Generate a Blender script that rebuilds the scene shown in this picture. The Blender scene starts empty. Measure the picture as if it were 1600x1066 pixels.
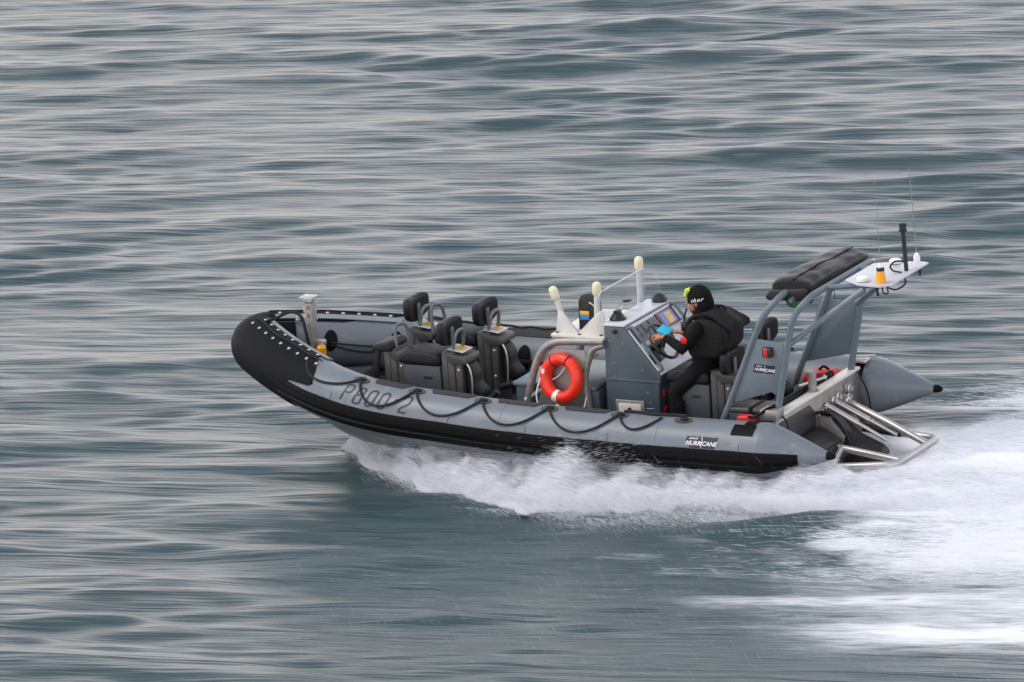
import bpy, bmesh, math, random
import numpy as np
from mathutils import Matrix, Vector
random.seed(7); rng = np.random.default_rng(11)
R = math.radians
scene = bpy.context.scene
col = scene.collection

# ------------------------------------------------------------------ camera
# boat frame: x aft, y starboard (away from the camera), z up, origin on the transom's centreline at tube-axis height
TRIM, RIDE = R(3.5), 0.33
BOAT = Matrix.Translation((0, 0, RIDE)) @ Matrix.Rotation(TRIM, 4, 'Y')
def axes(ta, tb, tc):
    ta, tb, tc = R(ta), R(tb), R(tc)
    M = np.array([[math.cos(2*ta), math.cos(2*tb)], [math.sin(2*ta), math.sin(2*tb)]])
    A2, B2 = np.linalg.solve(M, -np.array([math.cos(2*tc), math.sin(2*tc)]))
    s2 = (A2 + B2 + 1)/2
    A, B, C = [math.sqrt(q/s2) for q in (A2, B2, 1)]
    r = Vector((A*math.cos(ta), B*math.cos(tb), C*math.cos(tc)))
    u = Vector((A*math.sin(ta), B*math.sin(tb), C*math.sin(tc)))
    return r, u, r.cross(u)
cr, cu, cn = axes(-3.88, 28.978, 93.6)
cpos = BOAT @ Vector((30.025, -62.119, 18.596))
rot = BOAT.to_3x3()
cr, cu, cn = rot @ cr, rot @ cu, rot @ cn
cam_data = bpy.data.cameras.new('camera'); cam = bpy.data.objects.new('camera', cam_data); col.objects.link(cam)
cam_data.sensor_width = 36; cam_data.lens = 285.036; cam_data.clip_start = 1; cam_data.clip_end = 30000
cam.matrix_world = Matrix(((cr.x, cu.x, cn.x, cpos.x), (cr.y, cu.y, cn.y, cpos.y), (cr.z, cu.z, cn.z, cpos.z), (0, 0, 0, 1)))
scene.camera = cam

# ------------------------------------------------------------------ sky, sun, exposure
SUN_EL, SUN_AZ = R(55), R(235)          # azimuth measured from +Y towards +X
world = bpy.data.worlds.new('World'); scene.world = world; world.use_nodes = True
nt = world.node_tree; nt.nodes.clear()
def N(t, ty, **kw):
    n = t.nodes.new(ty)
    for k, v in kw.items(): setattr(n, k, v)
    return n
out = N(nt, 'ShaderNodeOutputWorld'); bg = N(nt, 'ShaderNodeBackground'); bg.inputs[1].default_value = 0.1
sky = N(nt, 'ShaderNodeTexSky', sky_type='NISHITA', sun_disc=False, sun_elevation=SUN_EL, sun_rotation=SUN_AZ)
tc = N(nt, 'ShaderNodeTexCoord'); mp = N(nt, 'ShaderNodeMapping'); mp.inputs['Scale'].default_value = (1.2, 1.2, 5.0)
cl = N(nt, 'ShaderNodeTexNoise'); cl.inputs['Scale'].default_value = 2.2; cl.inputs['Detail'].default_value = 5; cl.inputs['Roughness'].default_value = .55
rp = N(nt, 'ShaderNodeValToRGB')
rp.color_ramp.elements[0].position = .34; rp.color_ramp.elements[0].color = (4.3, 4.6, 5.4, 1)
rp.color_ramp.elements[1].position = .66; rp.color_ramp.elements[1].color = (12.0, 10.7, 9.0, 1)
mid = rp.color_ramp.elements.new(.5); mid.color = (7.2, 7.2, 8.0, 1)
mx = N(nt, 'ShaderNodeMixRGB'); mx.inputs[0].default_value = .88
L = nt.links.new
L(tc.outputs['Generated'], mp.inputs[0]); L(mp.outputs[0], cl.inputs['Vector']); L(cl.outputs[0], rp.inputs[0])
sx = N(nt, 'ShaderNodeSeparateXYZ'); L(tc.outputs['Generated'], sx.inputs[0])
hz = N(nt, 'ShaderNodeMapRange', interpolation_type='SMOOTHSTEP'); hz.inputs[1].default_value = 0; hz.inputs[2].default_value = .75; hz.inputs[3].default_value = 2.95; hz.inputs[4].default_value = .74; L(sx.outputs[2], hz.inputs[0])
tint = N(nt, 'ShaderNodeValToRGB'); tint.color_ramp.elements[0].position = .08; tint.color_ramp.elements[0].color = (1.0, .945, .875, 1); tint.color_ramp.elements[1].position = .5; tint.color_ramp.elements[1].color = (.86, .92, 1.0, 1)
L(sx.outputs[2], tint.inputs[0]); mt = N(nt, 'ShaderNodeVectorMath', operation='MULTIPLY'); L(rp.outputs[0], mt.inputs[0]); L(tint.outputs[0], mt.inputs[1])
ml = N(nt, 'ShaderNodeVectorMath', operation='SCALE'); L(mt.outputs[0], ml.inputs[0]); L(hz.outputs[0], ml.inputs['Scale'])
L(sky.outputs[0], mx.inputs[1]); L(ml.outputs[0], mx.inputs[2]); L(mx.outputs[0], bg.inputs[0]); L(bg.outputs[0], out.inputs[0])
sd = bpy.data.lights.new('sun', 'SUN'); so = bpy.data.objects.new('sun', sd); col.objects.link(so)
sd.energy = 1.45; sd.angle = R(18); sd.color = (1, .95, .88)
sdir = Vector((math.sin(SUN_AZ)*math.cos(SUN_EL), math.cos(SUN_AZ)*math.cos(SUN_EL), math.sin(SUN_EL)))
so.rotation_euler = sdir.to_track_quat('Z', 'Y').to_euler(); so.location = (0, 0, 40)
vs = scene.view_settings; vs.view_transform = 'Standard'; vs.look = 'None'; vs.gamma = 1; vs.exposure = .3; vs.use_curve_mapping = False
scene.render.engine = 'CYCLES'; scene.cycles.use_denoising = True
scene.cycles.max_bounces = 8; scene.cycles.transparent_max_bounces = 16

# ------------------------------------------------------------------ materials
def mat(name, rgb, rough=.6, metal=0., var=.12, scale=8., bump=0., bscale=60., spec=.5, stretch=None, wear=None, emit=0):
    m = bpy.data.materials.new(name); m.use_nodes = True; t = m.node_tree
    b = t.nodes['Principled BSDF']; b.inputs['Roughness'].default_value = rough; b.inputs['Metallic'].default_value = metal
    b.inputs['Specular IOR Level'].default_value = spec
    co = N(t, 'ShaderNodeTexCoord'); src = co.outputs['Object']
    if stretch:
        k = N(t, 'ShaderNodeMapping'); k.inputs['Scale'].default_value = stretch; t.links.new(src, k.inputs[0]); src = k.outputs[0]
    nz = N(t, 'ShaderNodeTexNoise'); nz.inputs['Scale'].default_value = scale; nz.inputs['Detail'].default_value = 6; nz.inputs['Roughness'].default_value = .6
    t.links.new(src, nz.inputs['Vector'])
    cr_ = N(t, 'ShaderNodeValToRGB')
    lo = [max(0, c*(1-var)) for c in rgb]; hi = [min(1, c*(1+var)) for c in rgb]
    cr_.color_ramp.elements[0].position = .3; cr_.color_ramp.elements[0].color = (*lo, 1)
    cr_.color_ramp.elements[1].position = .7; cr_.color_ramp.elements[1].color = (*hi, 1)
    t.links.new(nz.outputs[0], cr_.inputs[0]); colo = cr_.outputs[0]
    if wear:                                    # scuffs and salt with a shape of their own
        w2 = N(t, 'ShaderNodeTexNoise'); w2.inputs['Scale'].default_value = wear[1]; w2.inputs['Detail'].default_value = 8; w2.inputs['Roughness'].default_value = .7
        t.links.new(co.outputs['Object'], w2.inputs['Vector'])
        wr = N(t, 'ShaderNodeMapRange'); wr.inputs[1].default_value = .58; wr.inputs[2].default_value = .72; wr.inputs[4].default_value = wear[2]
        t.links.new(w2.outputs[0], wr.inputs[0])
        mm = N(t, 'ShaderNodeMixRGB'); mm.inputs[2].default_value = (*wear[0], 1)
        t.links.new(wr.outputs[0], mm.inputs[0]); t.links.new(colo, mm.inputs[1]); colo = mm.outputs[0]
    t.links.new(colo, b.inputs['Base Color'])
    rr = N(t, 'ShaderNodeMapRange'); rr.inputs[3].default_value = max(.02, rough-.1); rr.inputs[4].default_value = min(1, rough+.1)
    t.links.new(nz.outputs[0], rr.inputs[0]); t.links.new(rr.outputs[0], b.inputs['Roughness'])
    if bump:
        n2 = N(t, 'ShaderNodeTexNoise'); n2.inputs['Scale'].default_value = bscale; n2.inputs['Detail'].default_value = 4
        t.links.new(src, n2.inputs['Vector'])
        bp = N(t, 'ShaderNodeBump'); bp.inputs['Strength'].default_value = bump; bp.inputs['Distance'].default_value = .02
        t.links.new(n2.outputs[0], bp.inputs['Height']); t.links.new(bp.outputs[0], b.inputs['Normal'])
    if emit:
        b.inputs['Emission Strength'].default_value = emit; t.links.new(colo, b.inputs['Emission Color'])
    return m
M = dict(
    tube=mat('grey_hypalon', (.145, .168, .192), .45, var=.09, scale=3, bump=.05, bscale=14, wear=((.33, .37, .41), 5, .35)),
    tube_lt=mat('pale_grey_hypalon', (.22, .245, .275), .55, var=.06, scale=3, bump=.05, bscale=14),
    cap=mat('charcoal_rubber', (.0055, .006, .007), .62, spec=.09, var=.25, scale=6, bump=.08, bscale=40, wear=((.022, .022, .024), 9, .5)),
    rubber=mat('black_rubber', (.0035, .0035, .004), .55, spec=.12, var=.3, scale=10, wear=((.012, .012, .012), 14, .5)),
    pad=mat('anti_slip_pad', (.03, .029, .03), .85, var=.2, scale=40, bump=.3, bscale=240),
    rope=mat('black_rope', (.008, .009, .012), .8, var=.3, scale=90, bump=.5, bscale=300),
    hull=mat('hull_grey', (.12, .138, .152), .35, var=.1, scale=3, wear=((.3, .3, .3), 6, .3)),
    deck=mat('deck_grey', (.075, .08, .085), .8, var=.25, scale=12, bump=.2, bscale=150),
    console=mat('blue_grey_paint', (.058, .079, .095), .42, var=.07, scale=5, wear=((.2, .23, .26), 12, .3)),
    arch=mat('pale_blue_grey_paint', (.108, .142, .168), .4, var=.06, scale=5, wear=((.28, .31, .33), 12, .3)),
    dash=mat('light_grey_panel', (.58, .61, .65), .4, var=.05, scale=6),
    seat=mat('charcoal_vinyl', (.011, .0115, .013), .55, spec=.28, var=.2, scale=12, bump=.15, bscale=90),
    hoop=mat('grey_handle', (.13, .135, .14), .45, var=.1),
    pillar=mat('dark_grey_powder_coat', (.056, .054, .051), .45, var=.15, scale=10, wear=((.12, .12, .12), 18, .4)),
    seatbox=mat('slate_grey_box', (.046, .053, .062), .5, var=.1, scale=8),
    steel=mat('brushed_stainless', (.56, .54, .52), .46, .9, var=.15, scale=14, stretch=(1, 8, 8), wear=((.30, .27, .24), 16, .6)),
    plate=mat('stainless_plate', (.34, .325, .31), .4, .85, var=.2, scale=7, wear=((.2, .18, .17), 10, .6)),
    dull=mat('dull_aluminium', (.30, .285, .27), .5, .6, var=.15, scale=14, wear=((.18, .17, .16), 16, .5)),
    cream=mat('cream_plastic', (.62, .60, .55), .45, var=.06, scale=10),
    ivory=mat('ivory_cap', (.72, .66, .48), .5, var=.05, scale=10),
    white=mat('white_plastic', (.75, .75, .76), .4, var=.04),
    wing=mat('pale_grey_plate', (.50, .51, .55), .45, var=.05, scale=6),
    black=mat('black_plastic', (.012, .012, .014), .4, var=.2),
    darkmetal=mat('dark_metal', (.03, .028, .027), .45, .5, var=.4, scale=14, bump=.2, bscale=34, wear=((.12, .11, .1), 18, .6)),
    canvas=mat('black_canvas', (.012, .0115, .012), .5, var=.25, scale=7, bump=.12, bscale=30, spec=.4),
    red=mat('red_plastic', (.62, .012, .01), .45, var=.1),
    orange=mat('orange_buoy', (.80, .028, .007), .42, var=.08, scale=10, bump=.04, bscale=30),
    yellow=mat('amber_plastic', (.85, .36, .01), .4, var=.08),
    sticker_y=mat('yellow_sticker', (.75, .42, .03), .5, var=.1),
    sticker_w=mat('white_sticker', (.62, .64, .66), .5, var=.05),
    sticker_b=mat('blue_sticker', (.03, .22, .62), .5, var=.05),
    green=mat('green_fabric', (.01, .12, .03), .6, var=.15),
    cloth=mat('black_cloth', (.004, .004, .005), .85, var=.3, scale=20, bump=.3, bscale=60, spec=.2),
    vest=mat('dark_brown_black_nylon', (.008, .0072, .0075), .8, var=.25, scale=16, bump=.35, bscale=40, spec=.3),
    skin=mat('skin', (.42, .19, .12), .5, var=.1, scale=30),
    hand=mat('hand_skin', (.45, .17, .08), .5, var=.12, scale=60),
    neon=mat('neon_yellow', (.62, .85, .01), .4, var=.06),
    cyan=mat('cyan_card', (.02, .42, .62), .5, var=.05),
    ink=mat('navy_ink', (.008, .012, .022), .5, var=.1),
    screen=mat('dark_screen', (.02, .022, .03), .15, var=.2),
    key=mat('grey_keys', (.2, .2, .21), .5, var=.2),
    chart_b=mat('chart_water', (.10, .15, .42), .3, var=.15, scale=20, emit=.12),
    chart_y=mat('chart_land', (.55, .33, .06), .3, var=.15, scale=20, emit=.12),
    bezel=mat('chart_bezel', (.10, .025, .02), .3, var=.2),
)
def clear_mat():
    m = bpy.data.materials.new('clear_acrylic'); m.use_nodes = True; t = m.node_tree; t.nodes.clear()
    o = N(t, 'ShaderNodeOutputMaterial'); mxs = N(t, 'ShaderNodeMixShader'); tr = N(t, 'ShaderNodeBsdfTransparent'); gl = N(t, 'ShaderNodeBsdfPrincipled')
    tr.inputs[0].default_value = (.96, .97, .98, 1); gl.inputs['Base Color'].default_value = (.7, .72, .75, 1); gl.inputs['Roughness'].default_value = .08
    fr = N(t, 'ShaderNodeFresnel'); ad = N(t, 'ShaderNodeMath', operation='ADD'); ad.inputs[1].default_value = .03
    m1 = N(t, 'ShaderNodeMath', operation='MULTIPLY'); m1.inputs[1].default_value = .25; t.links.new(fr.outputs[0], m1.inputs[0]); t.links.new(m1.outputs[0], ad.inputs[0]); t.links.new(ad.outputs[0], mxs.inputs[0])
    t.links.new(tr.outputs[0], mxs.inputs[1]); t.links.new(gl.outputs[0], mxs.inputs[2]); t.links.new(mxs.outputs[0], o.inputs[0])
    return m
M['clear'] = clear_mat()

# ------------------------------------------------------------------ mesh helpers
def catmull(pts, n=8):
    pts = [Vector(p) for p in pts]
    if len(pts) < 3: return pts
    P = [pts[0]*2-pts[1]] + pts + [pts[-1]*2-pts[-2]]
    res = []
    for i in range(1, len(P)-2):
        for k in range(n):
            t = k/n; a, b, c, d = P[i-1:i+3]
            res.append(.5*((2*b) + (c-a)*t + (2*a-5*b+4*c-d)*t*t + (3*b-a-3*c+d)*t**3))
    res.append(pts[-1]); return res
def fillet(pts, rad, n=6):
    pts = [Vector(p) for p in pts]; res = [pts[0]]
    for a, b, c in zip(pts, pts[1:], pts[2:]):
        r1 = min(rad, (a-b).length*.48, (c-b).length*.48)
        p, q = b+(a-b).normalized()*r1, b+(c-b).normalized()*r1
        for k in range(n+1):
            t = k/n; res.append(p*(1-t)**2 + b*2*t*(1-t) + q*t*t)
    res.append(pts[-1]); return res
class MB:
    def __init__(s): s.v, s.f = [], []
    def add(s, v, f):
        o = len(s.v); s.v += [tuple(p) for p in v]; s.f += [tuple(i+o for i in q) for q in f]; return s
    def bm(s, b):
        b.verts.ensure_lookup_table(); b.verts.index_update()
        s.add([v.co.copy() for v in b.verts], [[v.index for v in f.verts] for f in b.faces]); b.free(); return s
    def box(s, lo, hi, bev=.006, seg=2, rot=None, piv=None):
        b = bmesh.new(); bmesh.ops.create_cube(b, size=1)
        lo, hi = Vector(lo), Vector(hi); c = (lo+hi)/2; d = hi-lo
        for v in b.verts: v.co = Vector((v.co.x*d.x, v.co.y*d.y, v.co.z*d.z)) + c
        if bev: bmesh.ops.bevel(b, geom=b.edges[:]+b.verts[:], offset=min(bev, min(d)*.45), segments=seg, profile=.5, affect='EDGES')
        if rot is not None:
            p = Vector(piv) if piv is not None else c
            for v in b.verts: v.co = rot @ (v.co-p) + p
        return s.bm(b)
    def prism(s, poly, axis, lo, hi, bev=.005, seg=2):
        """outline in the two axes other than `axis`, extruded from lo to hi"""
        b = bmesh.new(); k = 'xyz'.index(axis); o = [i for i in range(3) if i != k]
        def mk(p, w):
            q = [0, 0, 0]; q[o[0]], q[o[1]] = p; q[k] = w; return q
        A = [b.verts.new(mk(p, lo)) for p in poly]; B = [b.verts.new(mk(p, hi)) for p in poly]; n = len(poly)
        b.faces.new(A); b.faces.new(B[::-1])
        for i in range(n): b.faces.new((A[i], B[i], B[(i+1) % n], A[(i+1) % n]))
        bmesh.ops.recalc_face_normals(b, faces=b.faces[:])
        if bev: bmesh.ops.bevel(b, geom=b.edges[:]+b.verts[:], offset=bev, segments=seg, profile=.5, affect='EDGES')
        return s.bm(b)
    def tube(s, pts, r, n=10, cap=True, closed=False):
        pts = [Vector(p) for p in pts]; m = len(pts); rr = r if hasattr(r, '__len__') else [r]*m
        prev = None; V = []; F = []
        for i, p in enumerate(pts):
            if closed: t = (pts[(i+1) % m]-pts[i-1]).normalized()
            else: t = (pts[min(i+1, m-1)]-pts[max(i-1, 0)]).normalized()
            if prev is None:
                a = Vector((0, 0, 1)) if abs(t.z) < .9 else Vector((1, 0, 0)); e = t.cross(a).normalized()
            else: e = (prev - t*prev.dot(t)).normalized()
            prev = e; g = t.cross(e)
            for k in range(n):
                th = 2*math.pi*k/n; V.append(p + (e*math.cos(th)+g*math.sin(th))*rr[i])
        for i in range(m if closed else m-1):
            j = (i+1) % m
            for k in range(n): F.append((i*n+k, i*n+(k+1) % n, j*n+(k+1) % n, j*n+k))
        if cap and not closed: F.append(tuple(range(n))[::-1]); F.append(tuple((m-1)*n+k for k in range(n)))
        return s.add(V, F)
    def lathe(s, prof, base, axis=(0, 0, 1), n=20):
        """prof: (radius, height) pairs"""
        q = Vector((0, 0, 1)).rotation_difference(Vector(axis).normalized()); base = Vector(base); V = []; F = []; m = len(prof)
        for r, h in prof:
            for k in range(n):
                th = 2*math.pi*k/n; V.append(base + q @ Vector((r*math.cos(th), r*math.sin(th), h)))
        for i in range(m-1):
            for k in range(n): F.append((i*n+k, i*n+(k+1) % n, (i+1)*n+(k+1) % n, (i+1)*n+k))
        F.append(tuple(range(n))[::-1]); F.append(tuple((m-1)*n+k for k in range(n)))
        return s.add(V, F)
    def ell(s, c, r, rot=None, u=16, v=10, zmin=-1.):
        V = []; F = []; c = Vector(c)
        for i in range(v+1):
            ph = math.asin(zmin) + (math.pi/2-math.asin(zmin))*i/v
            for k in range(u):
                th = 2*math.pi*k/u; p = Vector((r[0]*math.cos(ph)*math.cos(th), r[1]*math.cos(ph)*math.sin(th), r[2]*math.sin(ph)))
                V.append(c + (rot @ p if rot is not None else p))
        for i in range(v):
            for k in range(u): F.append((i*u+k, i*u+(k+1) % u, (i+1)*u+(k+1) % u, (i+1)*u+k))
        F.append(tuple(range(u))[::-1]); F.append(tuple(v*u+k for k in range(u)))
        return s.add(V, F)
    def grid(s, rows, thick=None):
        """rows of points -> sheet"""
        n = len(rows[0]); V = [p for r in rows for p in r]
        F = [(i*n+k, i*n+k+1, (i+1)*n+k+1, (i+1)*n+k) for i in range(len(rows)-1) for k in range(n-1)]
        return s.add(V, F)
    def slab(s, top, bot):
        """closed skin between two matching grids of points"""
        n = len(top[0]); m = len(top); V = [p for r in top for p in r] + [p for r in bot for p in r]; o = n*m; F = []
        for i in range(m-1):
            for k in range(n-1):
                a = i*n+k; F.append((a, a+1, a+n+1, a+n)); F.append((o+a, o+a+n, o+a+n+1, o+a+1))
        ring = [k for k in range(n)] + [i*n+n-1 for i in range(1, m)] + [(m-1)*n+k for k in range(n-2, -1, -1)] + [i*n for i in range(m-2, 0, -1)]
        for a, b in zip(ring, ring[1:]+ring[:1]): F.append((a, o+a, o+b, b))
        return s.add(V, F)
    def mesh(s, name, m, smooth=True, ang=35):
        me = bpy.data.meshes.new(name); me.from_pydata(s.v, [], s.f); me.update()
        b = bmesh.new(); b.from_mesh(me); bmesh.ops.recalc_face_normals(b, faces=b.faces[:]); b.to_mesh(me); b.free()
        me.materials.append(m)
        if smooth:
            me.polygons.foreach_set('use_smooth', [True]*len(me.polygons))
            me.set_sharp_from_angle(angle=R(ang))
        return me
def part(name, mb, m, parent=None, smooth=True, label=None, ang=35, loc=None):
    o = bpy.data.objects.new(name, mb.mesh(name, M[m] if isinstance(m, str) else m, smooth, ang)); col.objects.link(o)
    if parent is not None:
        o.parent = parent
        if loc is None and parent.get('base') is not None: o.location = [-q for q in parent['base']]
    if loc is not None: o.location = loc
    if label: o['label'] = label
    return o
def thing(name, label, cat, base, group=None):
    """an Empty at the thing's base, given in boat coordinates; its parts are built in boat coordinates"""
    o = bpy.data.objects.new(name, None); col.objects.link(o); o.empty_display_size = .1
    o.matrix_world = BOAT @ Matrix.Translation(base); o['label'] = label; o['category'] = cat; o['base'] = list(base)
    if group: o['group'] = group
    return o
def text_mesh(txt, size, shear=0., space=1., bold=0.):
    cu_ = bpy.data.curves.new('t', 'FONT'); cu_.body = txt; cu_.size = size; cu_.shear = shear; cu_.space_character = space
    cu_.align_x = 'CENTER'; cu_.align_y = 'CENTER'; cu_.offset = bold; cu_.resolution_u = 3
    o = bpy.data.objects.new('t', cu_); col.objects.link(o)
    dg = bpy.context.evaluated_depsgraph_get(); me = bpy.data.meshes.new_from_object(o.evaluated_get(dg))
    v = [x.co.copy() for x in me.vertices]; f = [tuple(p.vertices) for p in me.polygons]
    bpy.data.objects.remove(o); bpy.data.curves.remove(cu_); bpy.data.meshes.remove(me)
    return v, f

# ------------------------------------------------------------------ numpy noise
def perlin(x, y, seed):
    r = np.random.default_rng(seed); g = r.uniform(0, 2*np.pi, (256, 256)); gx, gy = np.cos(g), np.sin(g)
    xi, yi = np.floor(x).astype(int), np.floor(y).astype(int); fx, fy = x-xi, y-yi
    u, v = fx*fx*fx*(fx*(fx*6-15)+10), fy*fy*fy*(fy*(fy*6-15)+10)
    def d(i, j): a, b = (xi+i) & 255, (yi+j) & 255; return gx[a, b]*(fx-i)+gy[a, b]*(fy-j)
    return (d(0, 0)*(1-u)+d(1, 0)*u)*(1-v)+(d(0, 1)*(1-u)+d(1, 1)*u)*v
def fbm(x, y, seed, o=4, g=.5):
    s = 0; a = 1
    for k in range(o): s = s+a*perlin(x*2**k, y*2**k, seed+k); a *= g
    return s
def sstep(a, b, x): t = np.clip((x-a)/(b-a), 0, 1); return t*t*(3-2*t)

# ------------------------------------------------------------------ water
def foam_field(x, y):
    n1 = fbm(x*.35, y*1.3, 40, 4); n2 = fbm(x*.9, y*4.5, 60, 4); n3 = fbm(x*.22, y*.9, 80, 3)
    yo = np.interp(x, [-4.4, -3.9, -2.9, -1.5, -.5, .4, 1.2, 2.5, 6], [-.1, -.55, -1.25, -1.75, -1.75, -1.85, -1.9, -1.95, -2.])
    a = sstep(-4.5, -3.6, x)*sstep(yo-.35, yo+.25, y+.25*n1)*sstep(1.2, .7, y)                                   # band thrown out along the port side
    yc = -2.0-1.75*sstep(.7, 2.6, x)
    c = sstep(.1, 3.0, x+1.6*n1+.8*n2)*sstep(yc-.55, yc+.35, y+.35*n3+.12*n2)*sstep(3.7, 1.5, y+.6*n3)                  # churned wake astern
    d = sstep(-.4, 4.2, x+1.2*n1+.5*n2)*np.exp(-((y+4.68+.22*n3)/(.20+.07*np.clip(x, 0, 5)))**2)*(.8+.5*n2)
    e = sstep(.8, 4.6, x+1.2*n1+.5*n2)*np.exp(-((y+5.55+.12*n3)/.42)**2)*(.95+.5*n2)
    f = .5*sstep(.12, .5, n2+.4*n1)*sstep(-3.5, 1, x)*sstep(-6.5, -5, y)*sstep(-1.6, -2.6, y)                         # faint lace on the water
    g = .58*sstep(.6, 4.2, x+1.2*n1+.4*n2)*sstep(-6.6, -5.6, y+.3*n3)*sstep(-2.8, -3.8, y)
    m = np.clip(np.maximum.reduce([a, c*(.86+.35*n2), d, e, g, f*.5]), 0, 1)
    thin = 1-.55*sstep(.12, .55, n2-.25*n3)*sstep(1.0, 2.5, x)*sstep(-2.6, -3.4, y)*.9
    return np.clip(m*thin, 0, 1)
def build_water():
    ys = np.concatenate([-np.geomspace(6000, 12, 40), np.arange(-11, 24, .034), np.geomspace(24.5, 9000, 44)])
    ts = np.concatenate([-np.geomspace(6000, 9.4, 40), np.arange(-9, 9.001, .062), np.geomspace(9.4, 6000, 40)])
    T, Y = np.meshgrid(ts, ys); X = -2.9-.507*np.clip(Y, -14, 30)+T
    r = np.random.default_rng(5); Z = np.zeros_like(X)
    xw = X+.5*fbm(X*.1, Y*.2, 3, 2)*2; yw = Y+.35*fbm(X*.16, Y*.35, 9, 2)
    mod = .9+1.1*fbm(X*.16, Y*.20, 21, 3)
    for i in range(70):
        lam = .26*(2.3/.26)**(r.random()**1.15)
        ang = r.normal(0, .28)
        k = 2*math.pi/lam; kx, ky = k*math.sin(ang)*.8, k*math.cos(ang)
        sl = .0245*(lam/.6)**-.15
        Z += sl/k*np.sin(kx*xw+ky*yw+r.uniform(0, 7))
    Z *= np.clip(mod, .25, 1.7)
    # lumpier short ripples
    Z += .012*fbm(X*.5, Y*2.2, 33, 4)+.02*fbm(X*.25, Y*.8, 37, 2)
    fade = 1/(1+(np.maximum(np.abs(T)-11, 0)/25)**2)/(1+(np.maximum(np.abs(Y-6)-20, 0)/40)**2); Z *= fade
    near = (np.abs(T) < 10) & (Y > -12) & (Y < 24)
    Fm = np.where(near, foam_field(X, Y), 0.)
    Z += Fm*(.05+.05*fbm(X*.8, Y*2.4, 71, 4))
    # hollow behind the transom and trough under the planing hull
    Z -= .20*np.exp(-((X-1.0)/.8)**4-(Y/.95)**4)
    n, m = T.shape[1], T.shape[0]
    co = np.stack([X, Y, Z], -1).reshape(-1, 3).astype(np.float32)
    idx = np.arange(n*m).reshape(m, n)
    q = np.stack([idx[:-1, :-1], idx[:-1, 1:], idx[1:, 1:], idx[1:, :-1]], -1).reshape(-1, 4)
    me = bpy.data.meshes.new('water'); me.vertices.add(len(co)); me.vertices.foreach_set('co', co.ravel())
    me.loops.add(q.size); me.loops.foreach_set('vertex_index', q.ravel().astype(np.int32))
    me.polygons.add(len(q)); me.polygons.foreach_set('loop_start', np.arange(0, q.size, 4, dtype=np.int32))
    me.polygons.foreach_set('use_smooth', np.ones(len(q), bool)); me.update()
    at = me.attributes.new('foam', 'FLOAT', 'POINT'); at.data.foreach_set('value', Fm.ravel().astype(np.float32))
    m_ = bpy.data.materials.new('sea_water'); m_.use_nodes = True; t = m_.node_tree; lk = t.links.new
    b = t.nodes['Principled BSDF']; o = t.nodes['Material Output']
    b.inputs['Base Color'].default_value = (.031, .061, .067, 1); b.inputs['Roughness'].default_value = .31; b.inputs['IOR'].default_value = 1.333
    g = N(t, 'ShaderNodeNewGeometry'); mpp = N(t, 'ShaderNodeMapping'); mpp.inputs['Scale'].default_value = (.30, 6.5, 1)
    lk(g.outputs['Position'], mpp.inputs[0])
    nz = N(t, 'ShaderNodeTexNoise'); nz.inputs['Scale'].default_value = 1.5; nz.inputs['Detail'].default_value = 3.5; nz.inputs['Roughness'].default_value = .55; nz.inputs['Distortion'].default_value = .3
    lk(mpp.outputs[0], nz.inputs['Vector'])
    bp = N(t, 'ShaderNodeBump'); bp.inputs['Strength'].default_value = .68; bp.inputs['Distance'].default_value = .05
    lk(nz.outputs[0], bp.inputs['Height']); lk(bp.outputs[0], b.inputs['Normal'])
    fo = N(t, 'ShaderNodeBsdfPrincipled'); fo.inputs['Roughness'].default_value = .9; fo.inputs['Base Color'].default_value = (.80, .82, .86, 1)
    fo.inputs['Specular IOR Level'].default_value = .1
    aa = N(t, 'ShaderNodeAttribute', attribute_name='foam')
    m2 = N(t, 'ShaderNodeMapping'); m2.inputs['Scale'].default_value = (1.2, 9.0, 1); lk(g.outputs['Position'], m2.inputs[0])
    n2 = N(t, 'ShaderNodeTexNoise'); n2.inputs['Scale'].default_value = 2.2; n2.inputs['Detail'].default_value = 6; n2.inputs['Roughness'].default_value = .62; lk(m2.outputs[0], n2.inputs['Vector'])
    # foam factor = smoothstep(attr + streak noise)
    ad = N(t, 'ShaderNodeMath', operation='MULTIPLY_ADD'); ad.inputs[1].default_value = .7; ad.inputs[2].default_value = -.35; lk(n2.outputs[0], ad.inputs[0])
    a2 = N(t, 'ShaderNodeMath', operation='ADD'); lk(aa.outputs['Fac'], a2.inputs[0]); lk(ad.outputs[0], a2.inputs[1])
    mr = N(t, 'ShaderNodeMapRange', interpolation_type='SMOOTHSTEP'); mr.inputs[1].default_value = .08; mr.inputs[2].default_value = .95; lk(a2.outputs[0], mr.inputs[0])
    m3 = N(t, 'ShaderNodeMath', operation='MULTIPLY'); lk(mr.outputs[0], m3.inputs[0])
    gate = N(t, 'ShaderNodeMapRange'); gate.inputs[1].default_value = .0; gate.inputs[2].default_value = .12; lk(aa.outputs['Fac'], gate.inputs[0]); lk(gate.outputs[0], m3.inputs[1])
    b2 = N(t, 'ShaderNodeBump'); b2.inputs['Strength'].default_value = .5; b2.inputs['Distance'].default_value = .06; lk(n2.outputs[0], b2.inputs['Height']); lk(b2.outputs[0], fo.inputs['Normal'])
    ms = N(t, 'ShaderNodeMixShader'); lk(m3.outputs[0], ms.inputs[0]); lk(b.outputs[0], ms.inputs[1]); lk(fo.outputs[0], ms.inputs[2]); lk(ms.outputs[0], o.inputs[0])
    me.materials.append(m_)
    w = bpy.data.objects.new('water', me); col.objects.link(w); w['kind'] = 'structure'; w['label'] = 'grey green choppy sea with white wake foam'; w['category'] = 'water'
build_water()

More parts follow.
